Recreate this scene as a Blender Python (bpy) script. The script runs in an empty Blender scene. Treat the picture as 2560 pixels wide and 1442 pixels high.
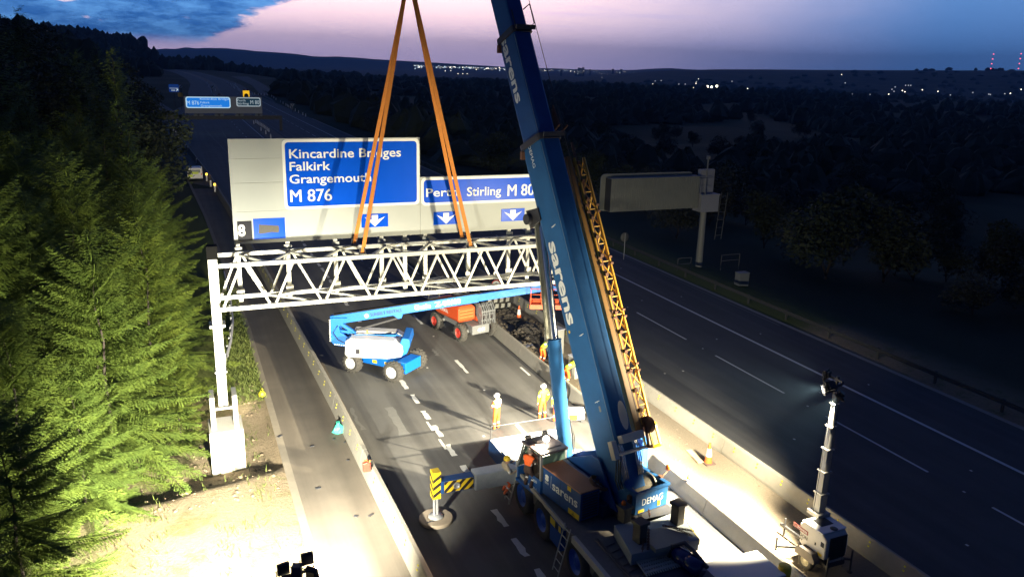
import bpy, bmesh, math, random
from mathutils import Vector, Matrix
random.seed(7)
R = math.radians
V = Vector
sc = bpy.context.scene
COL = sc.collection

# ------------------------------------------------------------------ camera
FPX, CAMH = 2000.0, 16.2              # focal length in pixels of the 2560 wide photo, drone height
ROLL = math.atan(0.027)
DHOR = (166 - 721) * math.cos(ROLL)
PITCH = math.atan(-DHOR / FPX)
YAW = R(22.701875574523143)           # camera looks this far to the right of the road (+Y)
CAM = V((0, 0, CAMH))


def ray(px, py):
    x = (px - 1280) / FPX
    y = -(py - 721) / FPX
    c, s = math.cos(ROLL), math.sin(ROLL)
    xr, yr = c * x - s * y, s * x + c * y
    f = math.cos(PITCH) + yr * math.sin(PITCH)
    u = -math.sin(PITCH) + yr * math.cos(PITCH)
    cy, sy = math.cos(YAW), math.sin(YAW)
    return V((xr * cy + f * sy, -xr * sy + f * cy, u))


def G(px, py, z=0.0):
    r = ray(px, py)
    return CAM + r * ((z - CAMH) / r.z)


def atY(px, py, Y):
    r = ray(px, py)
    return CAM + r * (Y / r.y)


def onplane(px, py, p0, n):
    r = ray(px, py)
    return CAM + r * ((p0 - CAM).dot(n) / r.dot(n))


cd = bpy.data.cameras.new('camera')
cam = bpy.data.objects.new('camera', cd)
COL.objects.link(cam)
sc.camera = cam
cd.sensor_width = 36
cd.lens = FPX / 2560 * 36
cd.clip_start = 0.1
cd.clip_end = 40000
fw = ray(1280, 721)
up = (ray(1280, 721 - FPX) - fw)
rt = (ray(1280 + FPX, 721) - fw)
cam.matrix_world = Matrix.Translation(CAM) @ Matrix((rt, up, -fw)).transposed().to_4x4()

# ------------------------------------------------------------------ exposure, sky
sc.view_settings.view_transform = 'Standard'
sc.view_settings.look = 'None'
sc.view_settings.exposure = 0
sc.view_settings.gamma = 1
sc.render.engine = 'CYCLES'
sc.cycles.use_denoising = True
sc.cycles.max_bounces = 5
sc.cycles.diffuse_bounces = 2
sc.cycles.glossy_bounces = 3
sc.cycles.sample_clamp_indirect = 4
sc.cycles.volume_bounces = 1


class NT:
    """small helper to write node trees as expressions"""
    def __init__(s, tree):
        s.t = tree
        s.n = tree.nodes
        s.l = tree.links

    def put(s, sock, v):
        if isinstance(v, bpy.types.NodeSocket):
            s.l.new(v, sock)
        elif isinstance(v, (tuple, list)) and len(v) == 3 and sock.type == 'RGBA':
            sock.default_value = (*v, 1)
        else:
            sock.default_value = v

    def m(s, op, a, b=0.0, c=0.0, clamp=False):
        n = s.n.new('ShaderNodeMath')
        n.operation = op
        n.use_clamp = clamp
        for i, v in enumerate((a, b, c)):
            s.put(n.inputs[i], v)
        return n.outputs[0]

    def ss(s, v, a, b, t0=0.0, t1=1.0):
        n = s.n.new('ShaderNodeMapRange')
        n.interpolation_type = 'SMOOTHSTEP'
        for k, x in zip(('Value', 'From Min', 'From Max', 'To Min', 'To Max'), (v, a, b, t0, t1)):
            s.put(n.inputs[k], x)
        return n.outputs[0]

    def mix(s, f, a, b, blend='MIX'):
        n = s.n.new('ShaderNodeMix')
        n.data_type = 'RGBA'
        n.blend_type = blend
        s.put(n.inputs[0], f)
        s.put(n.inputs[6], a)
        s.put(n.inputs[7], b)
        return n.outputs[2]

    def noise(s, vec=None, scale=5.0, detail=4.0, rough=0.55):
        n = s.n.new('ShaderNodeTexNoise')
        if vec is not None:
            s.l.new(vec, n.inputs['Vector'])
        n.inputs['Scale'].default_value = scale
        n.inputs['Detail'].default_value = detail
        n.inputs['Roughness'].default_value = rough
        return n.outputs[0]

    def coord(s, kind='Object', scale=None):
        n = s.n.new('ShaderNodeTexCoord')
        o = n.outputs[kind]
        if scale:
            mp = s.n.new('ShaderNodeMapping')
            mp.inputs['Scale'].default_value = scale
            s.l.new(o, mp.inputs['Vector'])
            o = mp.outputs[0]
        return o


w = bpy.data.worlds.new('World')
sc.world = w
w.use_nodes = True
w.node_tree.nodes.clear()
q = NT(w.node_tree)
gen = q.coord('Generated')
sep = q.n.new('ShaderNodeSeparateXYZ')
q.l.new(gen, sep.inputs[0])
azm = q.m('MULTIPLY', q.m('ARCTAN2', sep.outputs[0], sep.outputs[1]), 57.2958)
elv = q.m('MULTIPLY', q.m('ARCSINE', sep.outputs[2]), 57.2958)
comb = q.n.new('ShaderNodeCombineXYZ')
q.put(comb.inputs[0], azm)
q.put(comb.inputs[1], elv)
sky2 = comb.outputs[0]


def skynoise(sx, sy, scale, detail=5, rough=0.6):
    mp = q.n.new('ShaderNodeMapping')
    mp.inputs['Scale'].default_value = (sx, sy, 1)
    q.l.new(sky2, mp.inputs['Vector'])
    return q.noise(mp.outputs[0], scale, detail, rough)


glow = q.ss(q.m('ADD', azm, q.m('MULTIPLY', skynoise(.1, .25, 1.0, 3), 6)), 20.0, 54.0, 1.0, 0.0)   # where the sunset glow is
low = q.ss(elv, 0.2, 4.4)
warm = q.mix(low, (0.34, 0.275, 0.43), (0.80, 0.57, 0.59))
streak = q.ss(skynoise(.05, .9, 1.0, 4), .52, .74)
warm = q.mix(q.m('MULTIPLY', streak, .35), warm, (0.45, 0.35, 0.58))
cool = q.mix(q.ss(elv, -0.5, 7.0), (0.040, 0.105, 0.27), (0.070, 0.160, 0.35))
base = q.mix(glow, cool, warm)
# bank of blue cloud to the left of the glow
edge = q.m('ADD', 3.0, q.m('MULTIPLY', q.m('SUBTRACT', elv, 1.3), 2.0))
cn = q.m('MULTIPLY', q.m('SUBTRACT', skynoise(.16, .55, 1.0, 7, .68), .5), 11.0)
cl = q.ss(q.m('ADD', q.m('SUBTRACT', edge, azm), cn), -0.5, 1.2)
cl = q.m('MULTIPLY', cl, q.ss(elv, 0.5, 1.5))
cl = q.m('MULTIPLY', cl, q.ss(skynoise(.22, .9, 1.3, 6, .6), .60, .68, 1.0, 0.25))
tone = q.ss(skynoise(.25, .9, 1.0, 7, .7), .38, .66)
ccol = q.mix(tone, (0.018, 0.085, 0.27), (0.085, 0.24, 0.52))
base = q.mix(cl, base, ccol)
wisp = q.m('MULTIPLY', q.ss(skynoise(.12, 1.2, .8, 5, .6), .60, .70), q.ss(elv, 4.2, 5.2))
base = q.mix(q.m('MULTIPLY', wisp, .5), base, (0.05, 0.14, 0.36))
base = q.mix(q.ss(elv, 8.0, 20.0), base, (0.010, 0.019, 0.070))
back = q.ss(q.m('ABSOLUTE', q.m('SUBTRACT', azm, 15.0)), 60.0, 120.0)
base = q.mix(q.m('MULTIPLY', back, .85), base, (0.003, 0.006, 0.022))
bg = q.n.new('ShaderNodeBackground')
q.l.new(base, bg.inputs[0])
bg.inputs[1].default_value = 2.3
wo = q.n.new('ShaderNodeOutputWorld')
q.l.new(bg.outputs[0], wo.inputs[0])

HAZE = 9.0e-5

# lamp power of the three lit work lights (their lamps are built with them further down)
POW_A = 11000.0       # lighting tower on the near verge, per head
POW_B = 14000.0       # lighting tower on the central reserve, per head
POW_CAB = 15000.0      # work lamp on the crane cab roof
LAMPCOL = (1.0, 0.93, 0.74)

# ------------------------------------------------------------------ materials
MATS = {}


def mat(name, col, rough=0.6, metal=0.0, var=0.15, scale=6.0, bump=0.0, bscale=None, col2=None, coat=0.0, emit=None, es=0.0, spec=0.5, thr=None):
    if name in MATS:
        return MATS[name]
    m = bpy.data.materials.new(name)
    m.use_nodes = True
    t = NT(m.node_tree)
    b = m.node_tree.nodes['Principled BSDF']
    oc = t.coord('Object')
    n = t.noise(oc, scale, 6, .65)
    if thr:
        n = t.ss(n, thr[0], thr[1])
    c1 = tuple(max(0, x * (1 - var)) for x in col)
    c2 = col2 or tuple(min(1, x * (1 + var)) for x in col)
    t.put(b.inputs['Base Color'], t.mix(n, c1, c2))
    b.inputs['Metallic'].default_value = metal
    b.inputs['Specular IOR Level'].default_value = spec
    t.put(b.inputs['Roughness'], t.m('ADD', rough - .06, t.m('MULTIPLY', n, .12)))
    b.inputs['Coat Weight'].default_value = coat
    if bump:
        bn = t.n.new('ShaderNodeBump')
        bn.inputs['Strength'].default_value = bump
        bn.inputs['Distance'].default_value = 0.05
        t.l.new(t.noise(oc, bscale or scale * 4, 5, .7), bn.inputs['Height'])
        t.l.new(bn.outputs[0], b.inputs['Normal'])
    if emit:
        b.inputs['Emission Color'].default_value = (*emit, 1)
        b.inputs['Emission Strength'].default_value = es
        m.cycles.emission_sampling = 'NONE'
    MATS[name] = m
    return m




def road_mat(name, col, rough, track):
    m = bpy.data.materials.new(name)
    m.use_nodes = True
    t = NT(m.node_tree)
    b = m.node_tree.nodes['Principled BSDF']
    oc = t.coord('Object')
    fine = t.noise(oc, 38, 5, .8)
    patch = t.ss(t.noise(oc, .33, 5, .6), .35, .7)
    streak = t.ss(t.noise(t.coord('Object', (1.5, .035, 1)), 1.0, 4, .6), .38, .68)
    spill = t.ss(t.noise(t.coord('Object', (.55, .4, 1)), 1.0, 5, .7), .66, .74)
    sp = t.n.new('ShaderNodeSeparateXYZ')
    t.l.new(oc, sp.inputs[0])
    lane = t.m('ABSOLUTE', t.m('SUBTRACT', t.m('FRACT', t.m('DIVIDE', t.m('SUBTRACT', sp.outputs[0], 10.0), 3.68)), .5))
    wheel_ = t.ss(t.m('ABSOLUTE', t.m('SUBTRACT', lane, .24)), .02, .12, 1.0, 0.0)
    k = t.m('ADD', .72, t.m('MULTIPLY', fine, .40))
    k = t.m('MULTIPLY', k, t.m('ADD', .86, t.m('MULTIPLY', patch, .28)))
    k = t.m('MULTIPLY', k, t.m('ADD', 1 - track * .5, t.m('MULTIPLY', streak, track)))
    k = t.m('MULTIPLY', k, t.m('SUBTRACT', 1.0, t.m('MULTIPLY', wheel_, track * .7)))
    k = t.m('MULTIPLY', k, t.m('SUBTRACT', 1.0, t.m('MULTIPLY', spill, .28)))
    t.put(b.inputs['Base Color'], t.mix(1.0, col, t.mix(k, (0, 0, 0), (1, 1, 1)), 'MULTIPLY'))
    t.put(b.inputs['Roughness'], t.m('SUBTRACT', rough, t.m('MULTIPLY', wheel_, .1)))
    bn = t.n.new('ShaderNodeBump')
    bn.inputs['Strength'].default_value = .5
    bn.inputs['Distance'].default_value = .02
    t.l.new(fine, bn.inputs['Height'])
    t.l.new(bn.outputs[0], b.inputs['Normal'])
    return m


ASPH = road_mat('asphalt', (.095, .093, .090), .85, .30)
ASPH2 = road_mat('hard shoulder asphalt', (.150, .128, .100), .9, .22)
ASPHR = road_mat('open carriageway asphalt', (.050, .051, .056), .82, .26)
LINE = mat('worn line paint', (.55, .55, .52), .7, var=.25, scale=9)
LINEOLD = mat('ghost line paint', (.13, .13, .125), .8, var=.25, scale=5)
CONC = mat('concrete', (.25, .235, .20), .85, var=.2, scale=3, bump=.3, bscale=30)
CONCL = mat('pale concrete', (.52, .50, .44), .8, var=.15, scale=4, bump=.2, bscale=30)
GRAVEL = mat('gravel', (.20, .165, .12), .95, var=.45, scale=14, bump=1.0, bscale=26)
STEELW = mat('white steel', (.42, .42, .37), .5, var=.10, scale=3)
STEELG = mat('galvanised steel', (.36, .37, .38), .5, .4, var=.2, scale=8)
STEELD = mat('dark steel', (.05, .05, .055), .55, .3, var=.3, scale=8)
BLACK = mat('black rubber', (.018, .018, .018), .75, var=.3, scale=10)
TYRE = mat('tyre rubber', (.05, .047, .042), .9, var=.3, scale=14, bump=.5, bscale=30)
CRBLUE = mat('crane blue paint', (.013, .064, .22), .5, var=.25, scale=2.2, spec=.3)
CRBLUE2 = mat('boom blue paint', (.018, .095, .25), .6, var=.3, scale=1.6, spec=.2)
WHITE = mat('white paint', (.74, .74, .72), .45, var=.06, scale=4)
CREAM = mat('cream paint', (.58, .55, .44), .5, var=.1, scale=5)
YEL = mat('jib yellow paint', (.55, .30, .03), .5, var=.22, scale=4)
HYEL = mat('hazard yellow', (.75, .52, .02), .5, var=.12, scale=6)
HBLK = mat('hazard black', (.02, .017, .015), .6, var=.2, scale=6)
HRED = mat('hazard red', (.45, .05, .03), .5, var=.15, scale=6)
SIGNG = mat('sign board grey', (.41, .43, .40), .8, spec=.15, var=.06, scale=1.2)
SIGNB = mat('sign blue', (.001, .072, .56), .30, var=.06, scale=1.5, spec=.07)
SIGNW = mat('sign white', (.78, .79, .74), .6, var=.04, scale=3, spec=.15)
SIGNK = mat('sign dark grey', (.03, .03, .036), .7, var=.1, scale=4, spec=.1)
LIFTB = mat('lift blue paint', (.004, .13, .50), .4, var=.1, scale=3, coat=.3)
LIFTO = mat('lift orange paint', (.55, .075, .018), .4, var=.12, scale=3, coat=.3)
LIFTG = mat('lift grey paint', (.16, .165, .17), .5, .1, var=.2, scale=5)
CHROME = mat('chrome rod', (.75, .74, .70), .18, 1.0, var=.05, scale=3)
TAN = mat('grip deck brown', (.40, .17, .075), .7, var=.15, scale=3, bump=.3, bscale=50)
RUST = mat('rusty steel', (.16, .075, .04), .8, .1, var=.4, scale=8)
GLASS = mat('tinted glass', (.022, .018, .016), .12, var=.1, scale=2)
GLASSG = mat('greenish glass', (.10, .16, .13), .15, var=.1, scale=2)
SLING = mat('orange webbing', (.56, .20, .03), .8, var=.22, scale=7, bump=.4, bscale=40)
BARK = mat('bark', (.030, .022, .016), .9, var=.3, scale=9, bump=.6)
ORANGE = mat('hi vis orange', (.85, .13, .015), .7, var=.12, scale=9)
HIVIS = mat('hi vis yellow', (.60, .78, .03), .7, var=.12, scale=9)
REFL = mat('reflective tape', (.75, .75, .72), .35, var=.06, scale=9)
SKIN = mat('skin', (.50, .30, .22), .6, var=.08, scale=9)
BOOT = mat('boot leather', (.03, .026, .022), .7, var=.2, scale=9)
CONE_O = mat('cone orange', (.75, .13, .025), .5, var=.1, scale=6)
TEAL = mat('teal plastic', (.06, .48, .36), .5, var=.15, scale=9)
REDP = mat('red plastic', (.65, .035, .02), .45, var=.1, scale=6)
YELP = mat('yellow plastic', (.72, .66, .02), .5, var=.1, scale=6)
AMBER = mat('amber lens', (.8, .16, .01), .25, var=.05, scale=6)
AMBERL = mat('lit amber lens', (.8, .3, .02), .3, emit=(1, .55, .05), es=4)
LAMPW = mat('lit lamp glass', (.9, .9, .85), .3, emit=(1, .9, .66), es=40)
LAMPW2 = mat('lit flood glass', (.16, .16, .15), .3, emit=(1, .95, .85), es=1.5)
FARW = mat('far white lamp', (.9, .9, .85), .5, emit=(1, .90, .68), es=4)
FARB = mat('far cool lamp', (.8, .9, .95), .5, emit=(.72, .90, 1), es=1.7)
FARD = mat('far dim lamp', (.8, .8, .75), .5, emit=(.8, .85, .9), es=.5)
FARR = mat('mast red lamp', (.9, .1, .1), .5, emit=(1, .12, .20), es=3)
SIGNGLOW = mat('glowing far sign blue', (.01, .16, .5), .5, emit=(.003, .20, .75), es=.85)  # brightness of the far sign put into its material as emission
SIGNGLOWW = mat('glowing far sign lettering', (.7, .8, .85), .5, emit=(.45, .72, .9), es=.8)
SIGNDIM = mat('faintly glowing far lettering', (.7, .75, .75), .5, emit=(.45, .55, .6), es=.6)  # glow put into the lettering of far signs without lamps
MSGY = mat('lit message board', (.6, .42, .02), .5, emit=(1, .55, .02), es=.9)
GRASSM = None


def leafmat(name, c1, c2, c3):
    m = bpy.data.materials.new(name)
    m.use_nodes = True
    t = NT(m.node_tree)
    b = m.node_tree.nodes['Principled BSDF']
    oi = t.n.new('ShaderNodeObjectInfo')
    n = t.ss(t.noise(t.coord('Object'), 1.3, 4, .6), .35, .68)
    c = t.mix(n, c1, c2)
    c = t.mix(t.m('MULTIPLY', oi.outputs['Random'], .6), c, c3)
    t.put(b.inputs['Base Color'], c)
    b.inputs['Roughness'].default_value = .65
    b.inputs['Specular IOR Level'].default_value = .25
    return m


SPRUCE = leafmat('spruce needles', (.055, .085, .012), (.120, .155, .020), (.075, .12, .022))
DARKLEAF = leafmat('dark leaves', (.020, .028, .014), (.038, .048, .024), (.030, .036, .020))
PALELEAF = leafmat('pale blossom leaves', (.022, .028, .018), (.06, .06, .052), (.028, .032, .024))


# ------------------------------------------------------------------ mesh building
class MB:
    def __init__(s, F=None):
        s.v, s.f, s.mi, s.sm = [], [], [], []
        s.F, s.k = F, 0

    def add(s, vs, fs, smooth=False):
        o = len(s.v)
        if s.F is not None:
            vs = [s.F @ V(p) for p in vs]
        s.v += [tuple(p) for p in vs]
        s.f += [tuple(i + o for i in f) for f in fs]
        s.mi += [s.k] * len(fs)
        s.sm += [smooth] * len(fs)
        return s

    def mat(s, k):
        s.k = k
        return s

    def box(s, a, b):
        (x0, y0, z0), (x1, y1, z1) = a, b
        return s.hexa([(x0, y0, z0), (x1, y0, z0), (x1, y1, z0), (x0, y1, z0), (x0, y0, z1), (x1, y0, z1), (x1, y1, z1), (x0, y1, z1)])

    def hexa(s, p):
        return s.add(p, [(3, 2, 1, 0), (4, 5, 6, 7), (0, 1, 5, 4), (1, 2, 6, 5), (2, 3, 7, 6), (3, 0, 4, 7)])

    def boxc(s, c, size, rot=None):
        c = V(c)
        M = rot or Matrix.Identity(3)
        h = [x / 2 for x in size]
        P = [c + M @ V((sx * h[0], sy * h[1], sz * h[2])) for sz in (-1, 1) for sx, sy in ((-1, -1), (1, -1), (1, 1), (-1, 1))]
        return s.hexa(P)

    def bar(s, p, q_, w_, h_=None, up=(0, 0, 1)):
        p, q_ = V(p), V(q_)
        a = (q_ - p).normalized()
        u = V(up)
        if abs(a.dot(u)) > .98:
            u = V((0, 1, 0))
        r = a.cross(u).normalized()
        u = r.cross(a)
        h_ = h_ or w_
        r, u = r * w_ / 2, u * h_ / 2
        return s.hexa([p - r - u, p + r - u, p + r + u, p - r + u, q_ - r - u, q_ + r - u, q_ + r + u, q_ - r + u])

    def ring(s, c, a, r, n):
        a = V(a).normalized()
        u = V((0, 0, 1)) if abs(a.z) < .9 else V((1, 0, 0))
        x = a.cross(u).normalized()
        y = a.cross(x)
        return [V(c) + (x * math.cos(i * 2 * math.pi / n) + y * math.sin(i * 2 * math.pi / n)) * r for i in range(n)]

    def tube(s, p, q_, r, r2=None, n=10, caps=True):
        p, q_ = V(p), V(q_)
        r2 = r if r2 is None else r2
        A, B = s.ring(p, q_ - p, r, n), s.ring(q_, q_ - p, r2, n)
        s.add(A + B, [(i, (i + 1) % n, n + (i + 1) % n, n + i) for i in range(n)], True)
        if caps:
            s.add(A, [tuple(range(n))])
            s.add(B, [tuple(range(n))])
        return s

    def pipe(s, pts, r, n=6):
        pts = [V(p) for p in pts]
        rings = []
        for i, p in enumerate(pts):
            a = pts[min(i + 1, len(pts) - 1)] - pts[max(i - 1, 0)]
            rings += s.ring(p, a, r, n)
        fs = [(j * n + i, j * n + (i + 1) % n, (j + 1) * n + (i + 1) % n, (j + 1) * n + i) for j in range(len(pts) - 1) for i in range(n)]
        s.add(rings, fs, True)
        s.add(rings[:n], [tuple(range(n))])
        s.add(rings[-n:], [tuple(range(n))])
        return s

    def lathe(s, prof, base, axis, n=24, smooth=True):
        base, axis = V(base), V(axis).normalized()
        rings = []
        for r, z in prof:
            rings += s.ring(base + axis * z, axis, max(r, 1e-4), n)
        fs = [(j * n + i, j * n + (i + 1) % n, (j + 1) * n + (i + 1) % n, (j + 1) * n + i) for j in range(len(prof) - 1) for i in range(n)]
        return s.add(rings, fs, smooth)

    def prism(s, poly, o, r, u, d):
        o, r, u, d = V(o), V(r), V(u), V(d)
        A = [o + r * x + u * y for x, y in poly]
        n = len(A)
        B = [p + d for p in A]
        return s.add(A + B, [tuple(range(n - 1, -1, -1)), tuple(range(n, 2 * n))] + [(i, (i + 1) % n, n + (i + 1) % n, n + i) for i in range(n)])

    def loft(s, rings, smooth=False, caps=True):
        n = len(rings[0])
        vs = [p for r in rings for p in r]
        fs = [(j * n + i, j * n + (i + 1) % n, (j + 1) * n + (i + 1) % n, (j + 1) * n + i) for j in range(len(rings) - 1) for i in range(n)]
        s.add(vs, fs, smooth)
        if caps:
            s.add(rings[0], [tuple(range(n))])
            s.add(rings[-1], [tuple(range(n))])
        return s

    def sphere(s, c, r, n=10, sq=(1, 1, 1)):
        c = V(c)
        vs, fs = [], []
        m = n // 2
        for j in range(m + 1):
            th = math.pi * j / m
            for i in range(n):
                ph = 2 * math.pi * i / n
                vs.append(c + V((math.sin(th) * math.cos(ph) * sq[0], math.sin(th) * math.sin(ph) * sq[1], math.cos(th) * sq[2])) * r)
        for j in range(m):
            for i in range(n):
                fs.append((j * n + i, j * n + (i + 1) % n, (j + 1) * n + (i + 1) % n, (j + 1) * n + i))
        return s.add(vs, fs, True)

    def mesh(s, name, mats, org, recalc=True):
        me = bpy.data.meshes.new(name)
        me.from_pydata([(a - org[0], b - org[1], c - org[2]) for a, b, c in s.v], [], s.f)
        for m in mats:
            me.materials.append(m)
        me.polygons.foreach_set('material_index', s.mi)
        me.polygons.foreach_set('use_smooth', s.sm)
        if recalc and len(s.f) < 20000:
            bm = bmesh.new()
            bm.from_mesh(me)
            bmesh.ops.recalc_face_normals(bm, faces=bm.faces)
            bm.to_mesh(me)
            bm.free()
        me.update()
        return me


ORG = {}


def props(o, label=None, cat=None, group=None, kind=None):
    for k, v in (('label', label), ('category', cat), ('group', group), ('kind', kind)):
        if v:
            o[k] = v
    return o


def thing(name, label, cat, loc, group=None):
    o = bpy.data.objects.new(name, None)
    o.empty_display_size = .3
    COL.objects.link(o)
    o.location = loc
    ORG[o.name] = V(loc)
    return props(o, label, cat, group)


def part(name, mb, mats, parent, label=None, bevel=0.0, recalc=True):
    if not isinstance(mats, (list, tuple)):
        mats = [mats]
    org = ORG[parent.name]
    o = bpy.data.objects.new(name, mb.mesh(name, mats, org, recalc))
    COL.objects.link(o)
    o.parent = parent
    ORG[o.name] = org
    if label:
        o['label'] = label
    if bevel:
        b = o.modifiers.new('bevel', 'BEVEL')
        b.width = bevel
        b.segments = 2
        b.limit_method = 'ANGLE'
        b.angle_limit = R(40)
    return o


def solo(name, mb, mats, loc, label=None, cat=None, group=None, kind=None, bevel=0.0, recalc=True):
    if not isinstance(mats, (list, tuple)):
        mats = [mats]
    o = bpy.data.objects.new(name, mb.mesh(name, mats, V(loc), recalc))
    COL.objects.link(o)
    o.location = loc
    ORG[o.name] = V(loc)
    if bevel:
        b = o.modifiers.new('bevel', 'BEVEL')
        b.width = bevel
        b.segments = 2
        b.limit_method = 'ANGLE'
        b.angle_limit = R(40)
    return props(o, label, cat, group, kind)


def dup(src, loc, rz=None, scale=None, label=None, group=None):
    def cp(o, par):
        c = o.copy()
        COL.objects.link(c)
        if par is not None:
            c.parent = par
        for ch in [x for x in KIDS.get(o.name, [])]:
            cp(ch, c)
        return c
    c = cp(src, None)
    c.location = loc
    if rz is not None:
        c.rotation_euler = (0, 0, rz)
    if scale is not None:
        c.scale = scale if isinstance(scale, (tuple, list)) else (scale,) * 3
    if label:
        c['label'] = label
    if group:
        c['group'] = group
    return c


KIDS = {}


def kids(root):
    """remember the children of a thing so that it can be copied"""
    KIDS[root.name] = [o for o in COL.objects if o.parent == root]
    for o in KIDS[root.name]:
        KIDS[o.name] = [p for p in COL.objects if p.parent == o]


CAP = [None]


def text(name, s, m, parent, o, r, u, h, w=None, off=0.0, ext=.004, sx=1.0, right=False):
    """lettering as a mesh: baseline starts at o, runs along r, letters stand along u; h is the capital height"""
    def raw(body):
        c = bpy.data.curves.new('lettering', 'FONT')
        c.body = body
        c.size = 1
        c.offset = off
        c.resolution_u = 3
        t = bpy.data.objects.new('lettering', c)
        COL.objects.link(t)
        dg = bpy.context.evaluated_depsgraph_get()
        me = bpy.data.meshes.new_from_object(t.evaluated_get(dg))
        bpy.data.objects.remove(t)
        bpy.data.curves.remove(c)
        return me
    if CAP[0] is None:
        me = raw('H')
        CAP[0] = max(v.co.y for v in me.vertices) - min(v.co.y for v in me.vertices)
        bpy.data.meshes.remove(me)
    me = raw(s)
    o, r, u = V(o), V(r).normalized(), V(u).normalized()
    n = r.cross(u)
    x0 = min(v.co.x for v in me.vertices)
    x1 = max(v.co.x for v in me.vertices)
    ky = h / CAP[0]
    kx = w / (x1 - x0) if w else ky * sx
    org = ORG[parent.name]
    for v in me.vertices:
        v.co = o + r * ((v.co.x - x0) * kx) + u * (v.co.y * ky) + n * ext - org
    me.name = name
    me.materials.append(m)
    t = bpy.data.objects.new(name, me)
    COL.objects.link(t)
    t.parent = parent
    ORG[t.name] = org
    return t


def rrect(w_, h_, r, n=5):
    P = []
    for cx, cy, a0 in ((w_ - r, r, -90), (w_ - r, h_ - r, 0), (r, h_ - r, 90), (r, r, 180)):
        for i in range(n + 1):
            a = R(a0 + 90 * i / n)
            P.append((cx + r * math.cos(a), cy + r * math.sin(a)))
    return P


def lerp_table(T, y):
    if y <= T[0][0]:
        return T[0][1]
    for (a, b), (c, d) in zip(T, T[1:]):
        if y <= c:
            return b + (d - b) * (y - a) / (c - a)
    return T[-1][1]

# ------------------------------------------------------------------ terrain and roads
from mathutils import noise as mnoise
OFF = [(-60, 0), (420, 0), (560, 4), (690, 4), (850, 0), (1000, -6), (1200, -20), (1500, -60)]      # road centre line
LEFT = [(-60, 3.25), (50, 3.25), (90, 2.2), (120, .9), (178, -1.6), (236, -3), (275, -1), (330, 5.2), (420, 6.2), (1500, 6.2)]
LBAR = [(-20, 6.3), (24, 6.22), (37, 6.08), (54, 5.65), (89, 4.73), (118, 3.7), (178, .5), (236, -1)]


def off(y):
    return lerp_table(OFF, y)


def sstep(x, a, b):
    t = max(0, min(1, (x - a) / (b - a)))
    return t * t * (3 - 2 * t)


HILLS = [(-30, .4), (-6, .2), (1, .55), (3, .66), (6, .48), (9, .32), (12, .25), (16, .12), (20, -.03), (24, -.12), (30, -.10), (32, .10), (34.5, .12), (37, -.1), (60, .2)]
RIDGE = [(25, -.5), (30, -.15), (36, .16), (40, .26), (46, .38), (50, .46), (56, .60), (80, .6)]


def height(x, y):
    o = off(max(y, -60))
    u = x - o
    L = lerp_table(LEFT, y)
    h = -.05
    nz = mnoise.noise((x * .012, y * .012, 1.3))
    n2 = mnoise.noise((x * .05, y * .05, 4.1))
    if u < L:
        d = L - u
        h += .05 * sstep(d, .1, .6) + .10 * mnoise.noise((x * .5, y * .5, 0)) * sstep(d, .3, 1.5)
        slip = sstep(y, 250, 330)
        dd = max(0, d - 7 - 34 * slip)
        h += min(.5 * dd, 11 + .06 * dd) * (1 + .2 * nz) * sstep(y, 10, 90)
        h = min(h, 30 + 3 * nz)
        h *= 1 - .5 * sstep(y, 350, 1100)
        az0 = math.degrees(math.atan2(x, y))
        h += sstep(y, 1150, 1400) * (4 + 20 * (1 - sstep(az0, 2.5, 6.5)) + 12 * (1 - sstep(az0, -5, 2.5))) * (1 + .2 * nz)
        # excavation round the gantry foundation
        edge = 30.2 + .22 * (x + 1.5) + .18 * mnoise.noise((x * 1.3, 0, 2))
        e = sstep(y, edge, edge + .3) * sstep(3.0 - x, -.1, .5) * (1 - sstep(y, 36, 40)) * sstep(x, -9, -7)
        h -= .75 * e * (1 - .25 * sstep(y, edge, 40))
        h += .10 * e * mnoise.noise((x * 1.8, y * 1.8, 9)) * 1.6
    R0 = 36.9 + (0 if y < 330 else sstep(y, 330, 820) * 45)
    if u > R0:
        d = u - R0
        h += .12 * sstep(d, .2, 1) - min(.13 * max(0, d - 3), 9 + .012 * d) * (1 + .3 * nz)
        h += 1.2 * n2 * sstep(d, 8, 40)
        h = max(h, -32 + 4 * nz)
    r = math.hypot(x, y)
    if r > 900:
        k = sstep(r, 1300, 2600)
        h = h * (1 - k) + (-34 + 10 * nz) * k
        az = math.degrees(math.atan2(x, y))
        near = 16.2 + 4000 * math.tan(math.radians(lerp_table(RIDGE, az)))
        near += 5 * mnoise.noise((az * .5, 0, 5)) + 3 * mnoise.noise((az * 2.2, 0, 7))
        far = 16.2 + 8500 * math.tan(math.radians(lerp_table(HILLS, az))) + 13 * mnoise.noise((az * .5, 0, 3)) + 7 * mnoise.noise((az * 1.6, 0, 9))
        k2 = sstep(r, 2700, 4000) * sstep(az, 25, 33)
        h = h * (1 - k2) + near * k2
        k3 = sstep(r, 6200, 8500)
        h = h * (1 - k3) + max(h, far) * k3
    return h


def axis(fine0, fine1, step, lo, hi, grow=1.16):
    a = []
    x = fine0
    while x <= fine1:
        a.append(x)
        x += step
    s = step
    x = a[-1]
    while x < hi:
        s *= grow
        x += min(s, 320)
        a.append(x)
    s = step
    x = fine0
    pre = []
    while x > lo:
        s *= grow
        x -= min(s, 320)
        pre.append(x)
    return pre[::-1] + a


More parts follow.
